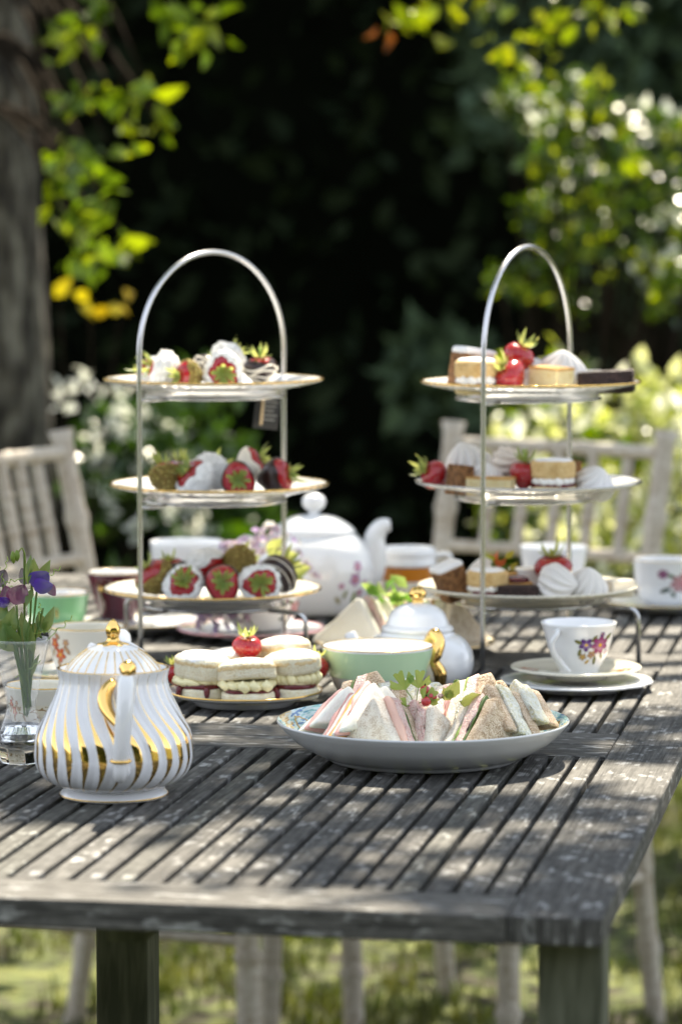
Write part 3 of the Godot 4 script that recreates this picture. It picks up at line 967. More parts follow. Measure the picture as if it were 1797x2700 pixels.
func spline(pts: Array, per := 6) -> Array:
	var out := []
	for i in pts.size() - 1:
		var a = pts[maxi(i - 1, 0)]
		var b = pts[i]
		var c = pts[i + 1]
		var d = pts[mini(i + 2, pts.size() - 1)]
		for k in per:
			out.append(b.cubic_interpolate(c, a, d, k / float(per)))
	out.append(pts[pts.size() - 1])
	return out


func v2s(a: Array) -> Array:
	var out := []
	for k in a.size() / 2:
		out.append(Vector2(a[k * 2], a[k * 2 + 1]))
	return out


func v3s(a: Array) -> Array:
	var out := []
	for k in a.size() / 3:
		out.append(Vector3(a[k * 3], a[k * 3 + 1], a[k * 3 + 2]))
	return out


# a plate or saucer: its foot stands on y = 0, rim at (r, h)
func plate(parent: Node, called: String, r: float, h: float, foot: float, material: String, rim_mat: String, lobes := 0, amp := 0.0, rim := 0.0011) -> MeshInstance3D:
	var wob := func(_a: float, _v: float): return 1.0
	if lobes:
		wob = func(a: float, rr: float): return 1.0 + amp * (absf(sin(a * lobes * 0.5)) - 0.6) * smoothstep(foot, r, rr)
	var prof := v2s([foot - 0.006, 0.002, foot - 0.003, 0.0, foot, 0.0, foot + 0.002, 0.003])
	prof += spline(v2s([foot + 0.004, 0.004, lerpf(foot, r, 0.3), 0.004 + h * 0.22, lerpf(foot, r, 0.7), h * 0.68, r - 0.001, h - 0.002]), 4)
	prof += v2s([r, h - 0.0012, r, h, r - 0.001, h + 0.0006])
	prof += spline(v2s([r - 0.003, h - 0.0002, lerpf(foot, r, 0.7), h * 0.68 + 0.003, lerpf(foot, r, 0.32), 0.008 + h * 0.2, foot - 0.004, 0.0075, foot * 0.6, 0.0068, 0.0001, 0.0066]), 4)
	var g := Geo.new()
	g.lathe(prof, 96, func(a: float, v: float): return 1.0)
	# scallop by radius, so that both faces follow
	var o: MeshInstance3D
	if lobes:
		g = Geo.new()
		var pr := prof
		g.lathe(prof, lobes * 6, func(a: float, v: float): return wob.call(a, radius_at(pr, v)))
	o = part(called, g.done(), M[material], parent)
	if rim_mat:
		g = Geo.new()
		var path := []
		var n := maxi(96, lobes * 6)
		for k in n + 1:
			var a := TAU * k / n
			var q: float = wob.call(a, r) * (r - 0.0002)
			path.append(Vector3(q * cos(a), h + 0.0001, q * sin(a)))
		g.tube(path, rim, 6, false)
		part("gilt_rim", g.done(), M[rim_mat], o if parent == self else parent)
	return o


func radius_at(prof: Array, v: float) -> float:
	var total := 0.0
	for i in prof.size() - 1:
		total += (prof[i + 1] - prof[i]).length()
	var want := v * total
	for i in prof.size() - 1:
		var d: float = (prof[i + 1] - prof[i]).length()
		if want <= d + 1e-6:
			return lerpf(prof[i].x, prof[i + 1].x, want / maxf(d, 1e-9))
		want -= d
	return prof[prof.size() - 1].x


# a patch of print laid on a turned wall: facing is the angle of its middle, outside the profile by 0.3 mm
func decal(parent: Node, prof: Array, material: String, facing: float, half: float, flip := false) -> void:
	var g := Geo.new()
	var total := 0.0
	for i in prof.size() - 1:
		total += (prof[i + 1] - prof[i]).length()
	var run := 0.0
	for i in prof.size() - 1:
		var d: float = (prof[i + 1] - prof[i]).length()
		for k in 14:
			var q := []
			for c in [[k, i], [k + 1, i], [k + 1, i + 1], [k, i + 1]]:
				var a: float = facing - half + 2.0 * half * c[0] / 14.0
				var r: float = prof[c[1]].x + 0.0004
				q.append([Vector3(r * cos(a), prof[c[1]].y, r * sin(a)), Vector2((1.0 - c[0] / 14.0) if not flip else c[0] / 14.0, 1.0 - (run + (d if c[1] > i else 0.0)) / total)])
			g.tri(q[0][0], q[1][0], q[2][0], q[0][1], q[1][1], q[2][1])
			g.tri(q[0][0], q[2][0], q[3][0], q[0][1], q[2][1], q[3][1])
		run += d
	part("printed_flowers", g.done(), M[material], parent)


# cup wall from the foot up: outer profile, then the inside
func cup_shape(prof: Array, thick := 0.0022) -> Array:
	var out := prof.duplicate()
	var top: Vector2 = prof[prof.size() - 1]
	out.append(top + Vector2(-thick * 0.3, 0.0007))
	out.append(top + Vector2(-thick * 0.8, 0.0004))
	for k in range(prof.size() - 2, 0, -1):
		var p: Vector2 = prof[k]
		if p.x - thick > 0.004 and p.y > 0.004:
			out.append(Vector2(p.x - thick, maxf(p.y, 0.006)))
	out.append(Vector2(0.0001, 0.006))
	return out


func handle(parent: Node, pts: Array, r, material: String, squash := 1.0, called := "handle") -> MeshInstance3D:
	var g := Geo.new()
	var path := spline(pts, 8)
	var rad = r
	if r is Array:
		rad = []
		for k in path.size():
			var f: float = k / float(path.size() - 1) * (r.size() - 1)
			var i: int = mini(int(f), r.size() - 2)
			rad.append(lerpf(r[i], r[i + 1], f - i))
	g.tube(path, rad, 12, true, squash)
	return part(called, g.done(), M[material], parent)


func cup(called: String, label: String, at: Vector3, prof: Array, material: String, turn := 0.0, rim_mat := "gold", group := "", seg := 64) -> Node3D:
	var t := thing(called, label, "cup", at, turn, group)
	var p := spline(prof, 6)
	var g := Geo.new()
	g.lathe(cup_shape(p), seg)
	part("bowl", g.done(), M[material], t)
	var top: Vector2 = p[p.size() - 1]
	if rim_mat:
		g = Geo.new()
		var path := []
		for k in 73:
			path.append(Vector3(cos(TAU * k / 72.0), 0, sin(TAU * k / 72.0)) * (top.x - 0.0006) + Vector3(0, top.y + 0.0005, 0))
		g.tube(path, 0.0008, 6, false)
		part("gilt_rim", g.done(), M[rim_mat], t)
	return t


func band(parent: Node, called: String, prof: Array, y0: float, y1: float, material: String, out := 0.0004) -> void:
	var p := spline(prof, 8)
	var q := []
	for v in p:
		if v.y >= y0 and v.y <= y1:
			q.append(v + Vector2(out, 0))
	var g := Geo.new()
	g.lathe(q, 64)
	part(called, g.done(), M[material], parent)


func china() -> void:
	var g: Geo
	# ---- gold striped teapot, its handle towards the camera
	var t := thing("teapot", "white teapot with swirling gold stripes and a pointed gold finial, front left", "teapot", Vector3(-0.1915, TOP, 0.148))
	var body := spline(v2s([0.038, 0.0075, 0.0457, 0.009, 0.0555, 0.0138, 0.0628, 0.0215, 0.0662, 0.031, 0.0665, 0.0405, 0.0645, 0.054, 0.0562, 0.0705, 0.0482, 0.087, 0.0453, 0.099, 0.0472, 0.1085]), 8)
	g = Geo.new()
	g.lathe(body, 28 * 10, func(a: float, v: float): return 1.0 + 0.02 * (pow(absf(cos(swirl_phase(a, v) * 0.5)), 0.7) - 0.5) * smoothstep(0.0, 0.15, v))
	part("body", g.done(), M.swirl_glaze, t)
	g = Geo.new()
	g.lathe(spline(v2s([0.0452, 0.1078, 0.043, 0.102, 0.044, 0.09]), 4), 64)
	part("inner_wall", g.done(), M.china, t)
	g = Geo.new()
	g.lathe(spline(v2s([0.034, 0.004, 0.0435, 0.0, 0.0455, 0.0012, 0.044, 0.004, 0.039, 0.009, 0.0365, 0.014]), 5), 72)
	part("foot", g.done(), M.china, t)
	g = Geo.new()
	var ring := []
	for k in 97:
		ring.append(Vector3(cos(TAU * k / 96.0), 0, sin(TAU * k / 96.0)) * 0.0453 + Vector3(0, 0.0014, 0))
	g.tube(ring, 0.0007, 6, false)
	for k in 97:
		var a := TAU * k / 96.0
		ring[k] = Vector3(cos(a), 0, sin(a)) * (0.0459 * (1.0 + 0.012 * cos(28 * a))) + Vector3(0, 0.1083, 0)
	g.tube(ring, 0.0007, 6, false)
	part("gilt_lines", g.done(), M.gold, t)
	# lid
	var lid := spline(v2s([0.0412, 0.103, 0.0408, 0.1062, 0.0375, 0.111, 0.0304, 0.118, 0.0197, 0.1252, 0.0095, 0.1285, 0.0001, 0.1295]), 5)
	g = Geo.new()
	g.lathe(lid, 28 * 8, func(a: float, v: float): return 1.0 + 0.018 * (pow(absf(cos(a * 14.0)), 0.8) - 0.6) * (1.0 - smoothstep(0.7, 0.95, v)))
	var lo := part("lid", g.done(), M.china, t)
	g = Geo.new()
	for k in 28:
		var a := TAU * (k + 0.5) / 28.0
		var path := []
		for q in [3, 8, 12, 16, 19]:
			path.append(Vector3(lid[q].x * cos(a) * 0.992, lid[q].y + 0.0002, lid[q].x * sin(a) * 0.992))
		g.tube(path, 0.00045, 4, false)
	part("gold_line", g.done(), M.gold, lo)
	g = Geo.new()
	g.lathe(spline(v2s([0.0115, 0.1265, 0.0118, 0.1285, 0.006, 0.1305, 0.0046, 0.134, 0.006, 0.1385, 0.0054, 0.1435, 0.0024, 0.148, 0.0001, 0.1495]), 5), 40, func(a: float, v: float): return 1.0 + 0.14 * cos(6.0 * a + v * 3.0) * (1.0 - v))
	part("finial", g.done(), M.gold, lo)
	# scalloped collar behind the lid and the spout that points away
	g = Geo.new()
	g.grid(40, 6, func(u: float, v: float):
		var a: float = PI * 1.27 + u * PI * 0.46
		var r := 0.044 + 0.004 * v * v
		var y := 0.107 + (0.0145 + 0.003 * cos(a * 9.0)) * v * smoothstep(0.0, 0.18, u) * smoothstep(1.0, 0.82, u)
		return Vector3(cos(a) * r, y, sin(a) * r))
	part("collar", g.done(), M.china, t)
	handle(t, v3s([0, 0.045, -0.055, 0, 0.05, -0.075, 0.0, 0.075, -0.088, 0.0, 0.1, -0.094, 0.0, 0.117, -0.104, 0.0, 0.119, -0.113]), [0.021, 0.017, 0.0125, 0.01, 0.009, 0.0085], "china", 1.0, "spout")
	# handle: a flat white strap with gilt ends
	var hx := 0.016
	handle(t, v3s([hx - 0.002, 0.089, 0.046, hx, 0.1, 0.062, hx, 0.1075, 0.072, hx, 0.106, 0.083, hx - 0.001, 0.085, 0.0895, hx - 0.003, 0.06, 0.09, hx - 0.005, 0.041, 0.086, hx - 0.0055, 0.031, 0.078, hx - 0.0055, 0.031, 0.062]), [0.0074, 0.0068, 0.0066, 0.007, 0.0074, 0.007, 0.0065, 0.0064, 0.008], "china")
	g = Geo.new()
	g.tube(spline(v3s([hx, 0.1105, 0.066, hx + 0.001, 0.1165, 0.073, hx + 0.001, 0.1175, 0.079, hx, 0.113, 0.0845]), 4), [0.004, 0.0055, 0.0062, 0.0065, 0.0068, 0.007, 0.0072, 0.0072, 0.007, 0.006, 0.005, 0.004, 0.003], 12)
	g.tube(spline(v3s([hx - 0.012, 0.104, 0.05, hx - 0.019, 0.094, 0.058, hx - 0.017, 0.082, 0.068, hx - 0.008, 0.072, 0.078, hx - 0.003, 0.068, 0.084]), 4), [0.003, 0.0042, 0.005, 0.0055, 0.006, 0.006, 0.006, 0.0057, 0.0054, 0.005, 0.0045, 0.004, 0.0035, 0.003, 0.003, 0.002, 0.002], 12)
	var col := []
	for k in 25:
		col.append(Vector3(hx - 0.0046 + 0.0077 * cos(TAU * k / 24.0), 0.0425, 0.0862 + 0.0077 * sin(TAU * k / 24.0)))
	g.tube(col, 0.0014, 6, false)
	part("gilt_scroll", g.done(), M.gold, t)
	g = Geo.new()
	g.tube(spline(v3s([hx - 0.0045, 0.041, 0.087, hx - 0.005, 0.032, 0.086, hx - 0.0055, 0.0255, 0.08]), 4), [0.0062, 0.0062, 0.006, 0.006, 0.0058, 0.0055, 0.005, 0.004, 0.002], 12)
	part("handle_tip", g.done(), M.china, t)

	# ---- big white teapot at the back
	t = thing("teapot", "large plain white teapot with a round knob and pink flower print, at the back", "teapot", Vector3(-0.033, TOP, -1.156))
	var wb := spline(v2s([0.04, 0.0, 0.058, 0.006, 0.07, 0.03, 0.0735, 0.056, 0.068, 0.08, 0.055, 0.096, 0.048, 0.1005]), 8)
	g = Geo.new()
	g.lathe(wb, 72)
	part("body", g.done(), M.china, t)
	g = Geo.new()
	g.lathe(spline(v2s([0.05, 0.0995, 0.051, 0.1025, 0.044, 0.11, 0.028, 0.119, 0.012, 0.1225, 0.0065, 0.1235, 0.006, 0.126, 0.0115, 0.13, 0.0148, 0.1365, 0.0125, 0.144, 0.005, 0.148, 0.0001, 0.1485]), 5), 64)
	part("lid", g.done(), M.china, t)
	handle(t, v3s([0.056, 0.04, 0.0, 0.07, 0.052, 0.0, 0.074, 0.075, 0.0, 0.0745, 0.095, 0.0, 0.083, 0.107, 0.0, 0.0935, 0.109, 0.0]), [0.019, 0.0165, 0.014, 0.0125, 0.0105, 0.007], "china", 1.0, "spout")
	handle(t, v3s([-0.06, 0.085, 0.0, -0.085, 0.09, 0.0, -0.1, 0.07, 0.0, -0.092, 0.045, 0.0, -0.068, 0.03, 0.0]), 0.006, "china")
	var strip := []
	for v in wb:
		if v.y > 0.012 and v.y < 0.073:
			strip.append(v)
	decal(t, strip, "pink_spray", deg_to_rad(48), 0.42)

	# ---- small teapot with gilt knob and handle
	t = thing("teapot", "small white teapot with a gold ball knob and twisted gold handle, in the middle", "teapot", Vector3(0.0795, TOP, -0.526))
	g = Geo.new()
	g.lathe(spline(v2s([0.035, 0.0, 0.046, 0.001, 0.056, 0.012, 0.0585, 0.026, 0.055, 0.04, 0.046, 0.05, 0.0395, 0.053, 0.038, 0.0565]), 8), 72)
	part("body", g.done(), M.china, t)
	g = Geo.new()
	g.lathe(spline(v2s([0.036, 0.0555, 0.0372, 0.057, 0.0368, 0.061, 0.033, 0.0635, 0.0312, 0.068, 0.027, 0.0765, 0.018, 0.083, 0.006, 0.0862, 0.0001, 0.0866]), 6), 64)
	part("lid", g.done(), M.china, t)
	g = Geo.new()
	g.lathe(spline(v2s([0.0075, 0.0852, 0.0062, 0.0875, 0.0058, 0.089, 0.0086, 0.0925, 0.0088, 0.0975, 0.005, 0.102, 0.0001, 0.1032]), 5), 32)
	part("knob", g.done(), M.gold, t)
	handle(t, v3s([0.008, 0.044, 0.046, 0.0125, 0.056, 0.058, 0.0165, 0.061, 0.068, 0.0205, 0.053, 0.0745, 0.0165, 0.042, 0.077, 0.0155, 0.034, 0.0765, 0.021, 0.022, 0.0755, 0.021, 0.01, 0.071, 0.018, 0.004, 0.06]), [0.0052, 0.0062, 0.0068, 0.0058, 0.0072, 0.0055, 0.0072, 0.0058, 0.005], "gold")
	handle(t, v3s([-0.045, 0.022, -0.02, -0.062, 0.032, -0.03, -0.07, 0.05, -0.036]), [0.012, 0.009, 0.006], "china", 1.0, "spout")

	# ---- cups
	var pg := v2s([0.026, 0.0, 0.036, 0.004, 0.045, 0.016, 0.0515, 0.034, 0.0565, 0.0535])
	t = cup("teacup", "white cup with a broad green band and thin gold lines, behind the sandwiches", Vector3(0.0368, TOP, -0.425), pg, "china")
	band(t, "green_band", pg, 0.0245, 0.053, "green_glaze")
	band(t, "gilt_line", pg, 0.0225, 0.0248, "pale_gold", 0.0006)
	var pw := v2s([0.0195, 0.0, 0.021, 0.004, 0.0255, 0.012, 0.032, 0.026, 0.0355, 0.04, 0.0395, 0.052])
	t = cup("teacup", "white cup with violet and pink flowers on two saucers at the right", Vector3(0.2455, TOP + 0.016, -0.505), pw, "china", 0, "")
	decal(t, spline(pw, 6).slice(10, 29), "violet_spray", deg_to_rad(63), 0.68)
	handle(t, v3s([-0.026, 0.044, 0.026, -0.024, 0.0465, 0.0335, -0.0255, 0.0435, 0.0395, -0.03, 0.035, 0.0395, -0.0275, 0.024, 0.035, -0.019, 0.013, 0.028, -0.0105, 0.004, 0.0285]), [0.0022, 0.0024, 0.0026, 0.0026, 0.0026, 0.0024, 0.0014], "china")
	t = thing("saucer", "cream saucer with an orange flower directly under the violet flowered cup", "saucer", Vector3(0.2425, TOP + 0.0105, -0.5))
	plate(t, "saucer_body", 0.0675, 0.0125, 0.03, "cream_china", "", 0)
	var well := v2s([0.036, 0.0097, 0.042, 0.0112, 0.0563, 0.0123, 0.0635, 0.013])
	decal(t, well, "orange_spray", 0.5, 0.45)
	decal(t, well, "orange_spray", 2.75, 0.35)
	t = thing("tea_plate", "wavy edged white plate under the cream saucer at the right", "plate", Vector3(0.2425, TOP, -0.49))
	plate(t, "plate_body", 0.0785, 0.0105, 0.045, "china", "", 14, 0.025)
	var pf := v2s([0.02, 0.0, 0.026, 0.003, 0.033, 0.012, 0.0385, 0.028, 0.0405, 0.046, 0.042, 0.056])
	t = cup("teacup", "white cup with grey and pink roses at the right edge of the picture", Vector3(0.401, TOP + 0.008, -1.188), pf, "china", 0, "pale_gold")
	decal(t, spline(pf, 6).slice(11, 28), "rose_spray", deg_to_rad(82), 0.62)
	t = thing("saucer", "plain white saucer under the rose cup at the right edge", "saucer", Vector3(0.401, TOP, -1.188))
	plate(t, "saucer_body", 0.072, 0.012, 0.03, "grey_china", "pale_gold")
	t = cup("teacup", "plain white cup standing at the far end behind the right cake stand", Vector3(0.2675, TOP + 0.01, -1.283), v2s([0.02, 0.0, 0.03, 0.008, 0.037, 0.025, 0.041, 0.045, 0.043, 0.0605]), "china", 0, "")
	t = thing("saucer", "plain white saucer under the far white cup", "saucer", Vector3(0.2675, TOP, -1.283))
	plate(t, "saucer_body", 0.068, 0.012, 0.03, "china", "")
	t = cup("teacup", "green banded cup with a small gold motif behind the sweet peas", Vector3(-0.3315, TOP + 0.006, -0.969), v2s([0.02, 0.0, 0.027, 0.003, 0.0325, 0.014, 0.0345, 0.026, 0.0365, 0.041]), "china")
	var gl := v2s([0.02, 0.0, 0.027, 0.003, 0.0325, 0.014, 0.0345, 0.026, 0.0365, 0.041])
	band(t, "green_band", gl, 0.007, 0.0405, "mint_glaze")
	g = Geo.new()
	for k in 3:
		g.xf = Transform3D(Basis.IDENTITY, Vector3(0.002, 0.017 + 0.004 * k, 0.0355 + 0.0006 * k))
		g.rbox(Vector3(0.004 - absf(k - 1) * 0.0012, 0.0034, 0.0012), 0.0005)
	part("gilt_motif", g.done(), M.gold, t)
	t = thing("saucer", "white saucer under the green cup behind the sweet peas", "saucer", Vector3(-0.3315, TOP, -0.969))
	plate(t, "saucer_body", 0.068, 0.011, 0.03, "china", "")
	var pb := v2s([0.017, 0.0, 0.019, 0.004, 0.022, 0.014, 0.0275, 0.032, 0.0335, 0.052, 0.0355, 0.062])
	t = cup("teacup", "burgundy cup with a gold star behind the left cake stand", Vector3(-0.2645, TOP + 0.004, -1.02), pb, "china")
	band(t, "burgundy_wall", pb, 0.003, 0.0615, "burgundy_glaze")
	g = Geo.new()
	for k in 8:
		var a := TAU * k / 8.0
		g.tube([Vector3(-0.017, 0.045, 0.0275), Vector3(-0.017 + cos(a) * 0.004, 0.045 + sin(a) * 0.004, 0.0272)], [0.0014, 0.0004], 4)
	part("gilt_star", g.done(), M.gold, t)
	handle(t, v3s([0.028, 0.05, 0.0, 0.045, 0.05, 0.0, 0.05, 0.035, 0.0, 0.038, 0.022, 0.0, 0.024, 0.02, 0.0]), 0.003, "burgundy_glaze")
	t = thing("saucer", "white saucer under the burgundy cup", "saucer", Vector3(-0.225, TOP, -0.985))
	plate(t, "saucer_body", 0.07, 0.012, 0.03, "china", "pale_gold")
	var pc := v2s([0.022, 0.0, 0.03, 0.004, 0.0365, 0.018, 0.039, 0.034, 0.0405, 0.0525])
	t = cup("teacup", "cream cup with orange flowers behind the gold striped teapot", Vector3(-0.266, TOP + 0.004, -0.56), pc, "cream_china")
	decal(t, spline(pc, 6).slice(9, 24), "orange_spray", deg_to_rad(133), 0.5)
	t = thing("saucer", "white saucer with a pink flower under the cream cup", "saucer", Vector3(-0.266, TOP, -0.545))
	plate(t, "saucer_body", 0.066, 0.013, 0.03, "china", "pale_gold")
	decal(t, v2s([0.036, 0.0099, 0.042, 0.0116, 0.0555, 0.0128, 0.062, 0.0135]), "pink_spray", 1.75, 0.4)
	var pv := v2s([0.02, 0.0, 0.026, 0.002, 0.031, 0.012, 0.0335, 0.026, 0.036, 0.041])
	t = cup("teacup", "cream cup with a gold crackle band half hidden behind the glass vase", Vector3(-0.281, TOP + 0.004, -0.2), pv, "cream_china")
	band(t, "crackle_band", pv, 0.003, 0.027, "crackle")
	decal(t, spline(pv, 6).slice(10, 22), "orange_spray", deg_to_rad(140), 0.3)
	# ---- sugar bowl behind the left stand
	t = cup("sugar_bowl", "shallow wide white bowl behind the bottom tier of the left stand", Vector3(-0.19, TOP, -1.2), v2s([0.025, 0.0, 0.035, 0.01, 0.042, 0.04, 0.046, 0.085]), "china", 0, "")
	t.set_meta("category", "bowl")

	# ---- glass mug of tea
	t = thing("tea_glass", "glass cup of amber tea with white rim and base, beside the big teapot", "cup", Vector3(0.0835, TOP, -1.2115))
	g = Geo.new()
	g.lathe(spline(v2s([0.024, 0.0, 0.03, 0.004, 0.0325, 0.02, 0.033, 0.036]), 4), 48)
	part("china_base", g.done(), M.china, t)
	band(t, "printed_band", v2s([0.03, 0.004, 0.0325, 0.02, 0.033, 0.036]), 0.005, 0.035, "cream_china")
	g = Geo.new()
	g.lathe(spline(v2s([0.0325, 0.0362, 0.0328, 0.05, 0.033, 0.0535]), 4), 48)
	part("tea", g.done(), M.tea, t)
	g = Geo.new()
	g.lathe(spline(v2s([0.0345, 0.054, 0.0355, 0.056, 0.034, 0.064, 0.0335, 0.066, 0.035, 0.068, 0.033, 0.0755, 0.03, 0.076, 0.028, 0.07, 0.0001, 0.0655]), 4), 48)
	part("rim_cover", g.done(), M.china, t)
	handle(t, v3s([0.033, 0.066, 0.0, 0.049, 0.067, 0.0, 0.053, 0.052, 0.0, 0.046, 0.034, 0.0, 0.033, 0.03, 0.0]), 0.0035, "china")

	# ---- flat plates of the table
	t = thing("serving_plate", "large white plate with a teal flecked rim holding the sandwiches", "plate", Vector3(0.0736, TOP, -0.043))
	var pr := v2s([0.078, 0.002, 0.081, 0.0, 0.084, 0.0, 0.086, 0.002])
	pr += spline(v2s([0.088, 0.0035, 0.1, 0.0085, 0.115, 0.0175, 0.126, 0.028, 0.1305, 0.0335]), 5)
	pr += v2s([0.1313, 0.0345, 0.1314, 0.0354, 0.1308, 0.0362])
	g = Geo.new()
	g.lathe(pr, 120)
	g.lathe(spline(v2s([0.0985, 0.0135, 0.092, 0.0105, 0.086, 0.009, 0.06, 0.008, 0.0001, 0.0078]), 4), 96)
	part("plate_body", g.done(), M.grey_china, t)
	g = Geo.new()
	g.lathe(spline(v2s([0.1306, 0.0362, 0.127, 0.0335, 0.114, 0.0225, 0.0985, 0.0135]), 5), 120)
	part("patterned_rim", g.done(), M.teal_rim, t)
	t = thing("scone_plate", "white plate with green border and gold edge holding the large scones", "plate", Vector3(-0.0965, TOP, -0.39))
	plate(t, "plate_body", 0.0775, 0.0135, 0.05, "china", "gold", 12, 0.012)
	g = Geo.new()
	g.lathe(v2s([0.0755, 0.0134, 0.07, 0.0112, 0.062, 0.0091]), 72)
	part("green_border", g.done(), M.green_glaze, t)
	t = thing("rear_plate", "cream plate with the sandwiches behind the small teapot", "plate", Vector3(0.0722, TOP, -0.8))
	plate(t, "plate_body", 0.1, 0.012, 0.055, "cream_china", "pale_gold")


# ---------------------------------------------------------------- cake stands
func cake_stand(called: String, label: String, at: Vector3, turn: float, hoop_r: float, top_y: float, tiers: Array) -> Node3D:
	var t := thing(called, label, "cake stand", at, turn)
	# the hoop: two uprights joined by a tall arch, in the local x-y plane
	var path := []
	var r := hoop_r
	var spring: float = tiers[2] + 0.03
	for k in 10:
		path.append(Vector3(-r, lerpf(0.0015, spring, k / 9.0), 0))
	for k in range(1, 32):
		var a := PI * k / 32.0
		path.append(Vector3(-r * cos(a), spring + (top_y - spring) * sin(a), 0))
	for k in 10:
		path.append(Vector3(r, lerpf(spring, 0.0015, k / 9.0), 0))
	var g := Geo.new()
	g.tube(path, 0.0028, 12)
	part("hoop", g.done(), M.steel, t)
	for y in tiers:
		g = Geo.new()
		var ring := []
		for k in 65:
			ring.append(Vector3(cos(TAU * k / 64.0), 0, sin(TAU * k / 64.0)) * 0.0785 + Vector3(0, y - 0.0182, 0))
		g.tube(ring, 0.0022, 8, false)
		for s in [-1.0, 1.0]:
			g.tube([Vector3(0.0785 * s, y - 0.019, 0), Vector3(0.1 * s, y - 0.0195, 0), Vector3(r * s, y - 0.0185, 0)], 0.0021, 8)
		part("plate_ring", g.done(), M.steel, t)
	var ly: float = tiers[0] - 0.0195
	for s in [-1.0, 1.0]:
		g = Geo.new()
		var leg := [Vector3(0, ly, 0.0785 * s), Vector3(0, ly, 0.118 * s)]
		for k in 6:
			var a := PI / 2 * k / 5.0
			leg.append(Vector3(0, ly - 0.011 * (1.0 - cos(a)), (0.119 + 0.011 * sin(a)) * s))
		leg.append(Vector3(0, 0.002, 0.1315 * s))
		g.tube(leg, 0.0027, 10)
		part("leg", g.done(), M.steel, t)
	return t


func stands() -> void:
	var t := cake_stand("cake_stand", "three tier wire cake stand with dipped strawberries and a dark tag, on the left", Vector3(-0.14, TOP, -0.75), 0.0, 0.1215, 0.4466, LEFT_TIERS)
	t.rotation.y = deg_to_rad(51.5)
	t = cake_stand("cake_stand", "three tier wire cake stand with cakes and meringues, on the right", Vector3(0.2045, TOP, -0.7385), 0.0, 0.1235, 0.4525, RIGHT_TIERS)
	t.rotation.y = deg_to_rad(64.4)
	var n := 0
	for s in [["left", Vector3(-0.14, TOP, -0.75), LEFT_TIERS], ["right", Vector3(0.2045, TOP, -0.7385), RIGHT_TIERS]]:
		for k in 3:
			var p := thing("stand_plate", "%s plate on the %s tier of the %s stand" % [["gold edged white", "gold beaded white", "gold beaded white", "ivory beaded", "plain silver edged white", "gold edged white"][n], ["bottom", "middle", "top"][k], s[0]], "plate", s[1] + Vector3([-0.002, 0.006, 0.0, 0.001, 0.001, 0.003][n], s[2][k] - 0.0185, 0))
			plate(p, "plate_body", 0.1195 if n != 4 else 0.1235, 0.0185, 0.07, "china" if n != 3 else "cream_china", ["gold", "gold", "gold", "cream_china", "steel", "gold"][n], [40, 48, 60, 64, 0, 56][n], [0.01, 0.012, 0.014, 0.016, 0, 0.012][n], 0.0013)
			n += 1
	# the tag on the left stand's far upright
	t = thing("hanging_tag", "small dark printed card with a wooden pick hanging under the top left plate", "tag", Vector3(-0.083, TOP + 0.2655, -0.815), 0.1)
	var g := Geo.new()
	g.xf = Transform3D(Basis(Vector3.BACK, -0.12) * Basis(Vector3.UP, 0.3), Vector3.ZERO)
	g.rbox(Vector3(0.03, 0.034, 0.0008), 0.0003)
	part("card", g.flat(), M.card, t)
	g = Geo.new()
	g.xf = Transform3D(Basis(Vector3.BACK, -0.12) * Basis(Vector3.UP, 0.3), Vector3.ZERO)
	for k in 5:
		g.quad(Vector3(-0.008, 0.013 - 0.005 * k, 0.0006), Vector3(0.012 - 0.002 * (k % 3), 0.013 - 0.005 * k, 0.0006), Vector3(0.012 - 0.002 * (k % 3), 0.0142 - 0.005 * k, 0.0006), Vector3(-0.008, 0.0142 - 0.005 * k, 0.0006))
	part("faint_print", g.flat(), M.card_print, t)
	g = Geo.new()
	g.tube([Vector3(-0.004, 0.018, 0.006), Vector3(-0.007, -0.012, 0.006)], [0.0017, 0.0015], 8)
	part("pick", g.done(), M.skewer, t)
	g = Geo.new()
	g.tube(spline(v3s([0.0, 0.016, 0.0, 0.006, 0.022, -0.008, 0.012, 0.025, -0.02]), 4), 0.0005, 5)
	part("string", g.done(), M.skewer, t)


# ---------------------------------------------------------------- fruit and cakes
var calyx_meshes := []
const SERVING := Vector3(0.0736, 0.74, -0.043)
var berry_cache := {}


func berry_r(t: float) -> float:
	return pow(sin(PI * pow(clampf(t, 0.0, 1.0), 1.42)), 0.62)


func berry_point(a: float, t: float, r: float, l: float, sd: float, out := 0.0) -> Vector3:
	var w := 1.0 + 0.07 * cos(a * 2.0 + sd) + 0.05 * cos(a * 3.0 + sd * 2.0)
	var q := berry_r(t) * r * w + out * minf(1.0, 8.0 * minf(t + 0.04, 1.04 - t))
	var y := t * l - out * (1.0 - smoothstep(0.0, 0.14, t)) - 0.1 * l * smoothstep(0.88, 1.0, t)
	return Vector3(q * cos(a), y, q * sin(a))


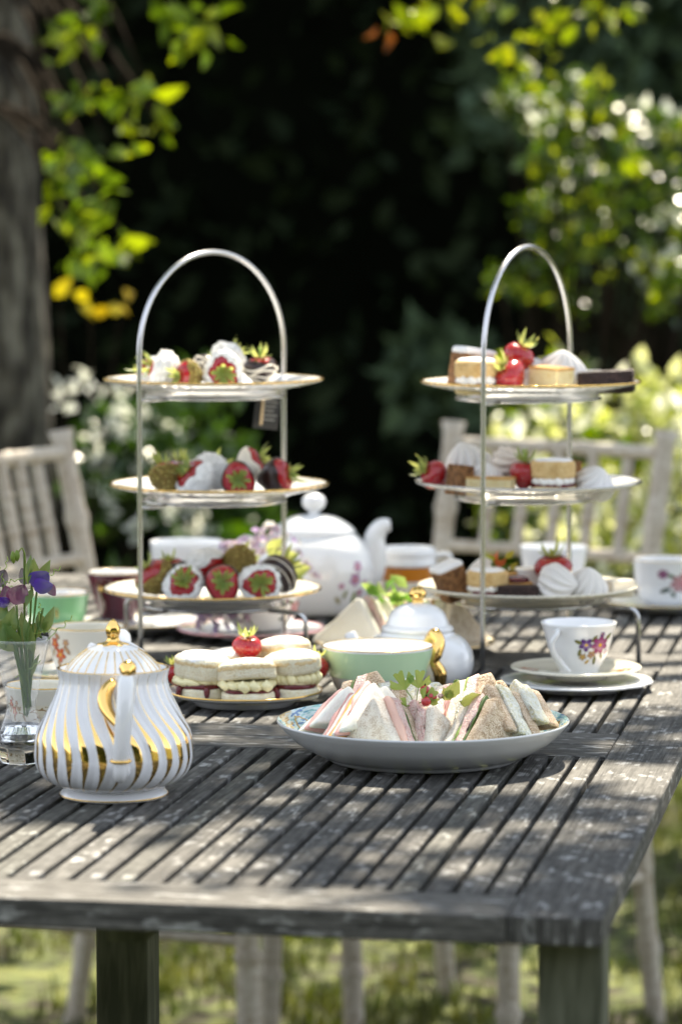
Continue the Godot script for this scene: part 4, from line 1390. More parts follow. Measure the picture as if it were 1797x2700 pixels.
func calyx(sd: int, r: float) -> ArrayMesh:
	var g := Geo.new()
	rng.seed = sd
	for k in 9:
		var a := TAU * k / 9.0 + rv(-0.2, 0.2)
		var lift := rv(0.25, 1.5)
		var len := r * rv(0.75, 1.15)
		var d := Vector3(cos(a), 0, sin(a))
		var s := Vector3(-d.z, 0, d.x) * r * rv(0.16, 0.24)
		var p0 := Vector3(0, 0, 0)
		var p1 := d * len * 0.5 + Vector3(0, len * 0.12 * lift, 0)
		var p2 := d * len * 0.85 + Vector3(0, len * 0.5 * lift, 0)
		var p3 := d * len + Vector3(0, len * 0.85 * lift, 0)
		g.tri(p0, p1 - s, p1 + Vector3(0, r * 0.06, 0))
		g.tri(p0, p1 + Vector3(0, r * 0.06, 0), p1 + s)
		g.quad(p1 - s, p2 - s * 0.7, p2 + s * 0.7, p1 + s)
		g.tri(p2 - s * 0.7, p3, p2 + s * 0.7)
	g.tube([Vector3(0, 0, 0), Vector3(r * 0.1, r * 0.25, 0), Vector3(r * 0.22, r * 0.5, 0.0)], [r * 0.09, r * 0.07, r * 0.06], 6)
	return g.done()


func berry(label: String, center: Vector3, dir: Vector3, r: float, l: float, coat := "", stem := 0.0, group := "") -> Node3D:
	var sd := int(absf(center.x * 7000.0 + center.y * 3000.0 + center.z * 5000.0)) + 3
	rng.seed = sd
	var t := thing("strawberry", label, "strawberry", center - dir.normalized() * l * 0.5, 0, group)
	t.basis = up_basis(dir, rv(0, TAU))
	var ph := rv(0, TAU)
	var key := "%d" % (sd % 5)
	if not berry_cache.has(key):
		var g0 := Geo.new()
		var php := ph
		g0.grid(40, 26, func(u: float, v: float):
			var a: float = u * TAU
			var p := berry_point(a, v, 1.0, 2.1, php)
			var k := 24.0
			var dim := cos(a * 11.0 + (PI if int(v * k * 0.5) % 2 else 0.0)) * cos(v * k * PI * 0.5)
			return p * Vector3(1.0 + 0.016 * dim, 1, 1.0 + 0.016 * dim))
		var g1 := Geo.new()
		for j in range(1, 11):
			var n := int(4 + 12 * berry_r(j / 11.5))
			for i in n:
				var a := TAU * (i + 0.5 * (j % 2)) / n
				var p := berry_point(a, j / 11.5, 1.0, 2.1, php)
				var o := Vector3(cos(a), 0, sin(a))
				var s := Vector3(-o.z, 0, o.x) * 0.02
				g1.tri(p + o * 0.012 + s, p + o * 0.016 + Vector3(0, 0.04, 0), p + o * 0.012 - s)
				g1.tri(p + o * 0.012 - s, p + o * 0.016 - Vector3(0, 0.04, 0), p + o * 0.012 + s)
		berry_cache[key] = [g0.done(), g1.done(), php, calyx(sd, 1.0)]
		rng.seed = sd
	var c = berry_cache[key]
	ph = c[2]
	var sc := Vector3(r, l / 2.1, r)
	var flesh := part("flesh", c[0], M.strawberry, t)
	flesh.scale = sc
	var sm := part("seeds", c[1], M.seed, flesh, Vector3.ZERO, "stuff")
	var cx := part("calyx", c[3], M.calyx, t, Vector3(0, l * 0.915, 0))
	cx.scale = Vector3.ONE * r * 0.74
	if stem > 0.0:
		var g := Geo.new()
		g.tube([Vector3(0, l * 0.9, 0), Vector3(0.001, l * 0.9 + stem * 0.5, 0), Vector3(0.003, l * 0.9 + stem, 0)], [0.0013, 0.0011, 0.0016], 8)
		part("stalk", g.done(), M.lettuce, t)
	if coat == "":
		return t
	var thick: float = {"chocolate": 0.0012, "drizzled": 0.0012, "striped": 0.0013, "coconut": 0.0026, "pistachio": 0.0016, "white": 0.0016}[coat]
	var rough: float = {"coconut": 0.0016, "pistachio": 0.0009}.get(coat, 0.0)
	var cover: float = {"chocolate": 0.7, "drizzled": 0.86, "striped": 0.84, "coconut": 0.81, "pistachio": 0.74, "white": 0.76}[coat]
	var edge := func(a): return cover + 0.04 * sin(2.0 * a + ph) + 0.03 * sin(5.0 * a + ph * 3.0)
	var shell := func(u: float, v: float):
		var a: float = u * TAU
		var tt: float = v * edge.call(a)
		var o: float = thick * (1.0 - 0.6 * smoothstep(0.92, 1.0, v))
		if rough > 0.0:
			o += rough * (nz.get_noise_3d(cos(a) * 420.0, tt * 700.0 + sd, sin(a) * 420.0) + 0.8 * nz.get_noise_3d(cos(a) * 900.0, tt * 1300.0 + sd, sin(a) * 900.0)) * 1.6
		return berry_point(a, tt, r, l, ph, o)
	var g := Geo.new()
	g.grid(44, 30, shell)
	var mats := {"chocolate": "chocolate", "drizzled": "chocolate", "striped": "chocolate", "coconut": "coconut", "pistachio": "pistachio", "white": "white_choc"}
	var names := {"chocolate": "chocolate_coat", "drizzled": "chocolate_coat", "striped": "chocolate_coat", "coconut": "coconut_coat", "pistachio": "nut_coat", "white": "white_coat"}
	var coat_o := part(names[coat], g.done(), M[mats[coat]], t)
	if coat == "coconut" or coat == "pistachio":
		g = Geo.new(true)
		for k in (700 if coat == "coconut" else 320):
			var a := rv(0, TAU)
			var v := pow(rv(0.0, 1.0), 0.6)
			var p: Vector3 = shell.call(a / TAU, v * 0.98)
			var s := rv(0.0008, 0.0016) if coat == "pistachio" else rv(0.001, 0.0021)
			var b := Basis.from_euler(Vector3(rv(0, TAU), rv(0, TAU), rv(0, TAU)))
			if coat == "coconut":
				g.color = Color(0.86, 0.86, 0.83) * rv(0.85, 1.0)
				b = b.scaled_local(Vector3(s * 1.3, s * 0.4, s * 0.5))
			else:
				g.color = [Color(0.36, 0.3, 0.06), Color(0.5, 0.44, 0.14), Color(0.22, 0.12, 0.03), Color(0.42, 0.3, 0.09)][rng.randi() % 4]
				b = b.scaled_local(Vector3.ONE * s)
			g.xf = Transform3D(b, p)
			var q := [Vector3(1, 0, 0), Vector3(0, 1, 0), Vector3(-1, 0, 0), Vector3(0, -1, 0), Vector3(0, 0, 1), Vector3(0, 0, -1)]
			for e in [[0, 1, 4], [1, 2, 4], [2, 3, 4], [3, 0, 4], [1, 0, 5], [2, 1, 5], [3, 2, 5], [0, 3, 5]]:
				g.tri(q[e[0]], q[e[2]], q[e[1]])
		part("flakes" if coat == "coconut" else "chopped_nuts", g.done(), M.crumb_bits, coat_o, Vector3.ZERO, "stuff")
	elif coat == "drizzled" or coat == "striped":
		g = Geo.new()
		for k in (5 if coat == "drizzled" else 3):
			var path := []
			var t0 := 0.14 + 0.12 * k if coat == "drizzled" else 0.22 + 0.17 * k
			for i in 41:
				var a := TAU * i / 40.0
				var w := 0.06 * sin(a * 3.0 + k * 1.7) + 0.05 * sin(a * 2.0 - k) if coat == "drizzled" else 0.05 * sin(a + 0.4)
				path.append(berry_point(a, clampf(t0 + w, 0.02, cover - 0.06), r, l, ph, thick + 0.0004))
			g.tube(path, 0.0011 if coat == "drizzled" else 0.0007, 6, false)
		part("white_drizzle", g.done(), M.white_choc, coat_o)
	return t


func crumbly(g: Geo, size: Vector3, r: float, amp: float, inner := 8, at := Vector3.ZERO) -> void:
	g.xf = Transform3D(g.xf.basis, g.xf.origin)
	g.rbox(size, r, inner, nz, amp, Vector2.ZERO, at)


func square_cake(called: String, label: String, cat: String, at: Vector3, turn: float, size: Vector3, material: String, top_mat := "", top_h := 0.0, tilt := 0.0, amp := 0.0016) -> Node3D:
	var t := thing(called, label, cat, at)
	t.basis = Basis(Vector3.UP, turn) * Basis(Vector3.FORWARD, tilt)
	var g := Geo.new()
	g.rbox(size, 0.002, 9, nz, amp, Vector2.ZERO, at * 7.0)
	part("cake", g.done(), M[material], t, Vector3(0, size.y / 2, 0))
	if top_mat:
		g = Geo.new()
		g.rbox(Vector3(size.x + 0.001, top_h, size.z + 0.001), top_h * 0.45, 8, nz, amp * 0.9, Vector2.ZERO, at * 3.0)
		part({"icing": "icing", "crust": "baked_top", "sugar": "sugar_dusting"}.get(top_mat, "topping"), g.done(), M[top_mat], t, Vector3(0, size.y + top_h * 0.3, 0))
	return t


func lobe(a: float, sd: float) -> float:
	return 1.0 + 0.035 * sin(a * 2.0 + sd) + 0.022 * sin(a * 3.0 + sd * 1.7) + 0.012 * sin(a * 7.0 + sd)


func disc(g: Geo, r: float, y0: float, y1: float, round: float, amp: float, sd: float, dome := 0.0, seg := 48) -> void:
	var prof := [Vector2(0.0001, y0)]
	for k in 4:
		prof.append(Vector2(lerpf(0.0, r - round, (k + 1) / 4.0), y0))
	for k in 5:
		var a := -PI / 2 + PI / 2 * k / 4.0
		prof.append(Vector2(r - round + round * cos(a), y0 + round + round * sin(a)))
	for k in 4:
		prof.append(Vector2(r, lerpf(y0 + round, y1 - round, (k + 0.5) / 4.0)))
	for k in 5:
		var a := PI / 2 * k / 4.0
		prof.append(Vector2(r - round + round * cos(a), y1 - round + round * sin(a)))
	for k in 6:
		prof.append(Vector2(maxf(0.0001, lerpf(r - round, 0.0, (k + 1) / 6.0)), y1))
	for k in prof.size():
		if prof[k].y > y0 + round:
			prof[k].y += dome * (1.0 - (prof[k].x / r) ** 2)
	var n := prof.size() - 1
	g.grid(seg, n, func(u: float, v: float):
		var p: Vector2 = prof[roundi(v * n)]
		var a: float = u * TAU
		var k := lobe(a, sd) if amp > 0.0015 else 1.0
		var q := Vector3(p.x * cos(a) * k, p.y, p.x * sin(a) * k)
		var w := nz.get_noise_3d(q.x * 900.0 + sd, q.y * 900.0, q.z * 900.0) + 0.6 * nz.get_noise_3d(q.x * 2600.0 + sd, q.y * 2600.0, q.z * 2600.0)
		var d := Vector3(cos(a), 0.6 if p.y > y1 - round * 0.6 else 0.0, sin(a))
		return q + d * w * amp * smoothstep(0.0, 0.3, p.x / r))


# a ring of piped cream shells pressed between two cakes
func piped(g: Geo, r: float, y: float, h: float, n: int, sd: int) -> void:
	rng.seed = sd
	for k in n:
		var a := TAU * k / n + rv(-0.06, 0.06)
		var b := Basis(Vector3.UP, -a)
		var w := r * TAU / n * 0.62
		var out := rv(0.84, 1.05)
		w *= rv(0.75, 1.3)
		g.xf = Transform3D(b, Vector3.ZERO)
		var ph := rv(0, TAU)
		g.grid(10, 8, func(u: float, v: float):
			var c: float = u * TAU
			var q := sin(PI * clampf(v, 0.02, 0.98))
			var rib := 1.0 + 0.13 * cos(c * 5.0 + v * 4.0 + ph)
			return Vector3(r * out - 0.004 + 0.006 * q * cos(c) * rib + 0.002 * v, y + h * (v - 0.5) * 1.15 + 0.001 * sin(c), w * q * sin(c) * rib))
	g.xf = Transform3D.IDENTITY


func layer_cake(called: String, label: String, at: Vector3, r: float, h: float, big := false, tilt := Vector3.ZERO, turn := 0.0, share := 0.0, shells := 0, group := "") -> Node3D:
	var sd := int(absf(at.x * 9000.0 + at.y * 2000.0 + at.z * 5000.0)) + 11
	var t := thing(called, label, "scone" if big else "cake", at, turn, group)
	var crumb := "scone_crumb" if big else "sponge"
	var amp := 0.0022 if big else 0.0009
	var low := h * (0.31 if big else 0.26)
	var mid := h * (share if share > 0.0 else 0.24 if big else 0.27)
	var g := Geo.new()
	disc(g, r, 0.0, low, r * 0.14, amp, sd)
	part("lower_half", g.done(), M[crumb], t)
	g = Geo.new()
	disc(g, r * 0.93, low - 0.0015, low + 0.003, 0.002, 0.0022, sd + 50)
	rng.seed = sd
	if big:
		for k in 3:
			var a := PI * 0.5 + rv(-1.2, 1.2)
			g.tube([Vector3(cos(a) * r * 0.9, low + 0.001, sin(a) * r * 0.9), Vector3(cos(a) * r * 1.0, low - 0.001, sin(a) * r * 1.0), Vector3(cos(a) * r * 1.03, low * 0.6, sin(a) * r * 1.03), Vector3(cos(a) * r * 1.02, low * rv(0.15, 0.4), sin(a) * r * 1.02)], [0.003, 0.0035, 0.003, 0.0022], 8)
	part("jam", g.done(), M.jam, t)
	g = Geo.new()
	piped(g, r * (0.98 if big else 0.97), low + mid * 0.55, mid * (1.0 if big else 1.15), shells if shells else 11 if big else 14, sd)
	disc(g, r * 0.86, low + 0.002, low + mid, 0.002, 0.001, sd)
	part("cream", g.done(), M.cream if big else M.whip, t)
	var top := Node3D.new()
	var y0 := low + mid * 0.86
	g = Geo.new()
	disc(g, r * 1.0, 0.0, h - y0, r * (0.13 if big else 0.17), amp * 1.2, sd + 90, r * (0.2 if big else 0.1))
	var lid := part("upper_half", g.done(), M[crumb if big else "golden_sponge"], t, Vector3(0, y0, 0))
	lid.rotation = tilt
	var hh := h - y0
	if big:
		g = Geo.new()
		g.grid(60, 4, func(u: float, v: float):
			var a: float = u * TAU
			var w := nz.get_noise_3d(cos(a) * r * 900.0 + sd + 90.0, hh * 900.0, sin(a) * r * 900.0)
			var q := r * (1.003 + 0.012 * sin(PI * v)) * lobe(a, sd + 90.0) + w * 0.0022
			return Vector3(q * cos(a), hh - r * 0.14 - 0.0022 + 0.0036 * v + 0.0006 * cos(a * 40.0), q * sin(a)))
		part("baked_edge", g.done(), M.baked_edge, lid)
	g = Geo.new()
	var seg := 44
	g.grid(seg, 9, func(u: float, v: float):
		var a: float = u * TAU
		var q: float = r * (0.93 + 0.07 * nz.get_noise_2d(cos(a) * 80.0 + sd, sin(a) * 80.0)) * (1.0 - v) * (lobe(a, sd + 90.0) if big else 1.0)
		var wob := nz.get_noise_3d(q * cos(a) * 900.0 + sd + 90.0, 40.0, q * sin(a) * 900.0)
		return Vector3(q * cos(a), hh + r * (0.2 if big else 0.1) * (1.0 - (q / r) ** 2) + 0.0012 + 0.0008 * wob - 0.006 * smoothstep(0.8, 1.0, q / r), q * sin(a)))
	part("sugar_dusting", g.done(), M.sugar if big else M.icing, lid)
	return t


func meringue(label: String, at: Vector3, r: float, h: float, dir := Vector3.UP, warm := false, ribs := 11) -> void:
	var t := thing("meringue", label, "meringue", at)
	var ph := at.x * 90.0
	var g := Geo.new()
	g.grid(72, 30, func(u: float, v: float):
		var a: float = u * TAU
		var e := pow(sin(PI * (0.14 + 0.86 * v)), 0.75) * (1.0 - 0.25 * v)
		if v > 0.97:
			e *= (1.0 - v) / 0.03
		if v < 0.04:
			e *= v / 0.04
		var rib := 1.0 + 0.42 * (absf(cos((a * ribs + v * 11.0 + ph) * 0.5)) - 0.5) * (1.0 - v * 0.5) + 0.07 * sin(a * 2.0 + ph)
		return Vector3(r * e * rib * cos(a) + r * 0.12 * v * v * v, h * v, r * e * rib * sin(a)))
	part("swirl", g.done(), M.meringue_warm if warm else M.meringue, t)
	t.basis = up_basis(dir)


func floor_at(side: String, tier: int, vx: float, dz: float, up := 0.0) -> Vector3:
	var c := -0.14 if side == "left" else 0.2045
	var v := 492.0 if side == "left" else 1215.0
	var z := -0.75 if side == "left" else -0.7385
	var y: float = (LEFT_TIERS if side == "left" else RIGHT_TIERS)[tier]
	# objects nearer the lens look bigger, so the same shift along the plate is a little smaller
	return Vector3(c * 1.0 + (vx - v) * 0.000478 * (1.0 - dz / 3.75) - c * dz / 3.75, TOP + y - 0.0112 + up, z + dz)


func left_stand_food() -> void:
	var r := 0.0165
	var b := func(label, tier, vx, dz, up, dir, rr, ll, coat, stem = 0.0):
		berry(label, floor_at("left", tier, vx, dz, rr * 1.08 + (0.002 if coat else 0.0) + up), dir, rr * 1.1, ll * 1.06, coat, stem)
	b.call("coconut coated strawberry at the left of the top left plate", 2, 383, 0.035, 0.001, Vector3(-0.85, 0.25, -0.2), 0.0165, 0.037, "coconut")
	b.call("nut crumbed strawberry showing red and leaves on the top left plate", 2, 436, 0.05, -0.002, Vector3(-0.75, 0.05, 0.6), 0.0145, 0.034, "pistachio")
	b.call("coconut strawberry with its red leafy end to the front on the top left plate", 2, 515, 0.045, 0.0, Vector3(0.03, -0.15, 1.0), 0.0175, 0.036, "coconut")
	b.call("coconut strawberry piled behind the red faced one on the top left plate", 2, 524, 0.0, 0.012, Vector3(0.5, 0.5, -0.4), 0.0165, 0.036, "coconut")
	b.call("dark chocolate strawberry drizzled with white and its stalk upright, top left plate", 2, 601, 0.035, 0.002, Vector3(-0.05, 1.0, 0.1), 0.0165, 0.032, "drizzled", 0.012)
	b.call("small drizzled chocolate strawberry at the back of the top left plate", 2, 474, -0.02, 0.004, Vector3(0.4, 0.5, -0.4), 0.0135, 0.03, "drizzled")
	b.call("coconut strawberry behind the hoop on the top left plate", 2, 350, -0.01, 0.0, Vector3(-0.8, 0.5, 0.3), 0.014, 0.032, "coconut")
	b.call("nut crumbed strawberry at the left of the middle left plate", 1, 384, 0.04, 0.0, Vector3(-0.3, 0.7, -0.5), 0.0165, 0.034, "pistachio")
	b.call("coconut strawberry with a slanting red band on the middle left plate", 1, 452, 0.048, 0.0, Vector3(-0.62, 0.6, 0.45), 0.0175, 0.038, "coconut")
	b.call("coconut strawberry behind the slanting one on the middle left plate", 1, 486, 0.02, 0.004, Vector3(0.4, 0.4, -0.8), 0.017, 0.036, "coconut")
	b.call("half dipped chocolate strawberry facing front on the middle left plate", 1, 548, 0.05, -0.001, Vector3(0.06, 0.12, 1.0), 0.0165, 0.034, "chocolate")
	b.call("white chocolate strawberry piled at the back of the middle left plate", 1, 574, 0.01, 0.013, Vector3(0.85, 0.45, 0.1), 0.0155, 0.034, "white")
	b.call("chocolate dipped strawberry with its leaves to the right on the middle left plate", 1, 633, 0.04, 0.0, Vector3(0.9, 0.18, 0.25), 0.0175, 0.04, "chocolate")
	b.call("strawberry with tall leaves behind the crumbed one on the middle left plate", 1, 412, 0.0, 0.004, Vector3(0.1, 1.0, 0.2), 0.0145, 0.032, "white")
	b.call("red strawberry half coated in nuts at the left of the bottom left plate", 0, 358, 0.035, 0.004, Vector3(-0.55, 0.75, 0.25), 0.018, 0.04, "pistachio")
	b.call("coconut strawberry with a red front on the bottom left plate", 0, 421, 0.05, 0.0, Vector3(0.05, 0.42, 0.9), 0.0165, 0.036, "coconut")
	b.call("coconut strawberry piled high at the back of the bottom left plate", 0, 468, 0.01, 0.014, Vector3(0.6, -0.3, 0.5), 0.019, 0.042, "coconut")
	b.call("chocolate strawberry with a bright red face in the middle of the bottom left plate", 0, 512, 0.052, 0.0, Vector3(0.0, 0.28, 1.0), 0.0175, 0.036, "chocolate")
	b.call("nut crumbed strawberry piled behind the middle of the bottom left plate", 0, 548, 0.01, 0.016, Vector3(0.2, 0.35, -0.9), 0.0175, 0.038, "pistachio")
	b.call("coconut strawberry with dark leaves to the front on the bottom left plate", 0, 597, 0.05, 0.0, Vector3(0.12, 0.15, 1.0), 0.0175, 0.036, "coconut")
	b.call("white striped chocolate strawberry at the right of the bottom left plate", 0, 637, 0.03, 0.006, Vector3(0.55, 0.55, -0.6), 0.0185, 0.042, "striped")
	b.call("chocolate strawberry behind the nutty one on the bottom left plate", 0, 396, -0.005, 0.008, Vector3(-0.2, 0.9, 0.1), 0.0155, 0.034, "drizzled")


func right_stand_food() -> void:
	var f := func(tier, vx, dz, up = 0.0): return floor_at("right", tier, vx, dz, up)
	# top tier
	square_cake("carrot_cake", "brown carrot cake with thick white icing at the back of the top right plate", "cake", f.call(2, 1080, 0.005), 0.45, Vector3(0.04, 0.041, 0.034), "carrot_cake", "icing", 0.009, 0.16)
	layer_cake("sponge_cake", "small round sponge filled with cream and iced white on the top right plate", f.call(2, 1097, 0.052), 0.0235, 0.036)
	berry("plain strawberry on top of the pile on the top right plate", f.call(2, 1188, 0.015, 0.036), Vector3(0.45, 0.85, 0.1), 0.0185, 0.04)
	berry("plain strawberry at the front of the top right plate", f.call(2, 1178, 0.058, 0.018), Vector3(-0.62, 0.7, 0.25), 0.0175, 0.036)
	square_cake("lemon_cake", "pale yellow sponge block at the front of the top right plate", "cake", f.call(2, 1267, 0.048), -0.72, Vector3(0.04, 0.027, 0.03), "sponge", "crust", 0.003, 0.05, 0.0005)
	meringue("large white swirled meringue at the back of the top right plate", f.call(2, 1288, -0.005, 0.006), 0.027, 0.042, Vector3(0.15, 1.0, 0.35))
	meringue("small meringue half hidden between strawberry and large meringue on the top right plate", f.call(2, 1238, -0.02, 0.002), 0.02, 0.034)
	square_cake("brownie", "dark chocolate brownie at the right of the top right plate", "cake", f.call(2, 1396, 0.03), -0.15, Vector3(0.06, 0.024, 0.032), "brownie", "", 0, -0.06, 0.001)
	square_cake("biscuit", "flat pale biscuit behind the brownie on the top right plate", "biscuit", f.call(2, 1350, -0.02), 0.2, Vector3(0.03, 0.02, 0.03), "sponge", "sugar", 0.003)
	# middle tier
	berry("plain strawberry at the left end of the middle right plate", f.call(1, 1006, 0.02, 0.018), Vector3(-0.85, 0.5, 0.3), 0.0175, 0.036)
	square_cake("carrot_cake", "narrow piece of carrot cake beside the strawberry on the middle right plate", "cake", f.call(1, 1056, 0.045), 0.5, Vector3(0.02, 0.032, 0.026), "carrot_cake", "", 0, 0.12)
	meringue("pale meringue at the back left of the middle right plate", f.call(1, 1090, -0.02, 0.012), 0.025, 0.044, Vector3(-0.3, 1.0, 0.2))
	meringue("brown tinted meringue lying at the back of the middle right plate", f.call(1, 1150, 0.0, 0.026), 0.02, 0.034, Vector3(0.75, 0.3, 0.55), true)
	meringue("white meringue behind the yellow slice on the middle right plate", f.call(1, 1115, 0.025, 0.0), 0.022, 0.036, Vector3(0.2, 1.0, 0.4))
	square_cake("lemon_cake", "pale yellow sponge bar at the front of the middle right plate", "cake", f.call(1, 1131, 0.056), -0.35, Vector3(0.05, 0.018, 0.024), "sponge", "crust", 0.0025, 0.0, 0.0005)
	berry("plain strawberry with a tall stalk in the middle of the middle right plate", f.call(1, 1206, 0.04, 0.02), Vector3(0.06, 1.0, 0.05), 0.017, 0.036, "", 0.014)
	layer_cake("sponge_cake", "small round sponge with cream and dark jam on the middle right plate", f.call(1, 1274, 0.05), 0.0245, 0.037)
	meringue("white meringue at the right of the middle right plate", f.call(1, 1360, 0.035), 0.0225, 0.034, Vector3(0.35, 0.8, 0.4))
	square_cake("toffee_cake", "brown cake corner behind the small sponge on the middle right plate", "cake", f.call(1, 1300, 0.0), 0.4, Vector3(0.03, 0.034, 0.03), "carrot_cake")
	# bottom tier
	square_cake("carrot_cake", "leaning carrot cake with icing at the left of the bottom right plate", "cake", f.call(0, 1056, 0.03), 0.35, Vector3(0.03, 0.036, 0.03), "carrot_cake", "icing", 0.007, -0.38)
	meringue("white meringue at the back left of the bottom right plate", f.call(0, 1120, -0.01, 0.006), 0.021, 0.036)
	layer_cake("sponge_cake", "small round sponge with pink jam and white icing on the bottom right plate", f.call(0, 1124, 0.048), 0.0225, 0.032)
	square_cake("brownie", "small sugar dusted brownie at the front of the bottom right plate", "cake", f.call(0, 1196, 0.062), -0.12, Vector3(0.045, 0.018, 0.026), "brownie", "", 0, 0.0, 0.001)
	var t := thing("fruit_tart", "small tart with yellow and green fruit at the back of the bottom right plate", "tart", f.call(0, 1158, 0.0, 0.012))
	var g := Geo.new()
	disc(g, 0.018, 0.0, 0.014, 0.003, 0.0008, 3)
	part("pastry", g.done(), M.crust, t)
	scatter(26, in_clumps([[Vector3(0, 0.018, 0), 0.013]]), 0.008, 0.014, [Color(0.4, 0.35, 0.04), Color(0.15, 0.25, 0.03), Color(0.5, 0.12, 0.04)], "leaf_white", t, "fruit_topping")
	t = thing("jam_tart", "dark red jam tart behind the brownie on the bottom right plate", "tart", f.call(0, 1188, 0.025, 0.004))
	g = Geo.new()
	disc(g, 0.02, 0.0, 0.014, 0.003, 0.0008, 8)
	part("pastry", g.done(), M.crust, t)
	g = Geo.new()
	disc(g, 0.016, 0.011, 0.018, 0.003, 0.001, 9, 0.003)
	part("jam", g.done(), M.jam, t)
	square_cake("coconut_ice", "flat white slice at the back of the bottom right plate", "cake", f.call(0, 1232, -0.015, 0.006), 0.3, Vector3(0.05, 0.02, 0.03), "coconut", "icing", 0.004)
	meringue("white meringue lying on its side in front on the bottom right plate", f.call(0, 1242, 0.052, 0.02), 0.0215, 0.044, Vector3(0.95, -0.1, 0.3))
	berry("plain strawberry standing behind the meringues on the bottom right plate", f.call(0, 1277, 0.01, 0.028), Vector3(-0.12, 1.0, 0.1), 0.021, 0.04)
	meringue("tall white meringue at the right of the bottom right plate", f.call(0, 1352, 0.04), 0.0225, 0.04, Vector3(0.1, 1.0, 0.45))
	square_cake("shortbread", "cream coloured piece at the right end of the bottom right plate", "biscuit", f.call(0, 1422, 0.015), 0.5, Vector3(0.028, 0.016, 0.026), "white_choc", "white_choc", 0.004)


func scones() -> void:
	var y := TOP + 0.0072
	layer_cake("scone", "large scone at the left with dark jam under its split top", Vector3(-0.139, y, -0.378), 0.0275, 0.041, true, Vector3(0.06, 0, -0.05), 0.3)
	layer_cake("scone", "large scone in the middle front with cream and jam running down", Vector3(-0.0915, y, -0.352), 0.0285, 0.037, true, Vector3(0.05, 0, -0.2), 2.1, 0.3, 13)
	layer_cake("scone", "large scone at the right with thick piped yellow cream", Vector3(-0.0485, y, -0.376), 0.0275, 0.042, true, Vector3(0.05, 0, -0.07), 4.0, 0.36, 18)
	layer_cake("scone", "sugar topped scone behind the right one on the green plate", Vector3(-0.058, y, -0.43), 0.0275, 0.049, true, Vector3(0.07, 0, 0.06), 5.0)
	layer_cake("scone", "scone hidden at the back of the green plate under the strawberry", Vector3(-0.108, y, -0.43), 0.0265, 0.038, true, Vector3(0, 0, 0.02), 1.0)
	berry("plain strawberry with upright leaves on top of the scones", Vector3(-0.0935, y + 0.046, -0.405), Vector3(-0.02, 1.0, 0.12), 0.0155, 0.03, "", 0.006)
	berry("strawberry peeping out at the left edge of the scones", Vector3(-0.165, y + 0.02, -0.4), Vector3(-0.2, 1.0, 0.0), 0.0125, 0.026)
	berry("strawberry peeping out at the right edge of the scones", Vector3(-0.0265, y + 0.025, -0.4), Vector3(0.2, 1.0, -0.2), 0.014, 0.034)


# ---------------------------------------------------------------- sandwiches
func slab(g: Geo, outline: Array, z0: float, z1: float, amp: float, sd: float, inset := 0.0, bend := 0.0) -> void:
	var c := Vector2.ZERO
	for p in outline:
		c += p / outline.size()
	var ring := []
	var n := 0
	for k in outline.size():
		var a: Vector2 = outline[k]
		var b: Vector2 = outline[(k + 1) % outline.size()]
		var e: Vector2 = outline[(k + 2) % outline.size()]
		var p0 := a + (b - a).normalized() * 0.006
		var p1 := b - (b - a).normalized() * 0.006
		var p2 := b + (e - b).normalized() * 0.006
		for i in 12:
			ring.append(p0.lerp(p1, i / 12.0))
		for i in 3:
			var f := i / 3.0
			ring.append(p1.lerp(b, f).lerp(b.lerp(p2, f), f))
	n = ring.size()
	var steps := [[0.0, z0], [0.35, z0], [0.68, z0], [0.93, z0], [1.0, lerpf(z0, z1, 0.12)], [1.0, lerpf(z0, z1, 0.5)], [1.0, lerpf(z0, z1, 0.88)], [0.93, z1], [0.68, z1], [0.35, z1], [0.0, z1]]
	var m := steps.size() - 1
	g.grid(n, m, func(u: float, v: float):
		var s = steps[roundi(v * m)]
		var p: Vector2 = c + (ring[roundi(u * n) % n] - c) * s[0]
		if inset:
			p = c + (p - c) * (1.0 - inset / (p - c).length()) if (p - c).length() > maxf(inset, 1e-5) else c
		var d: Vector2 = (p - c).normalized() if s[0] > 0.0 else Vector2.ZERO
		var q := Vector3(p.x, p.y, s[1])
		var w := nz.get_noise_3d(q.x * 1100.0 + sd, q.y * 1100.0, q.z * 1100.0) + 0.6 * nz.get_noise_3d(q.x * 3100.0 + sd, q.y * 3100.0, q.z * 3100.0)
		q.z += 0.005 * nz.get_noise_3d(q.x * 420.0 + bend, q.y * 420.0, bend)
		d *= 1.0 + 0.8 * nz.get_noise_3d(q.x * 420.0, q.y * 420.0 + sd, q.z * 420.0)
		var zz: float = (signf(s[1] - (z0 + z1) / 2) if absf(s[1] - (z0 + z1) / 2) > (z1 - z0) * 0.4 else 0.0)
		return q + Vector3(d.x * (0.5 if s[0] > 0.99 else 0.0), d.y * (0.5 if s[0] > 0.99 else 0.0), zz * 0.35) * w * amp * 2.0)


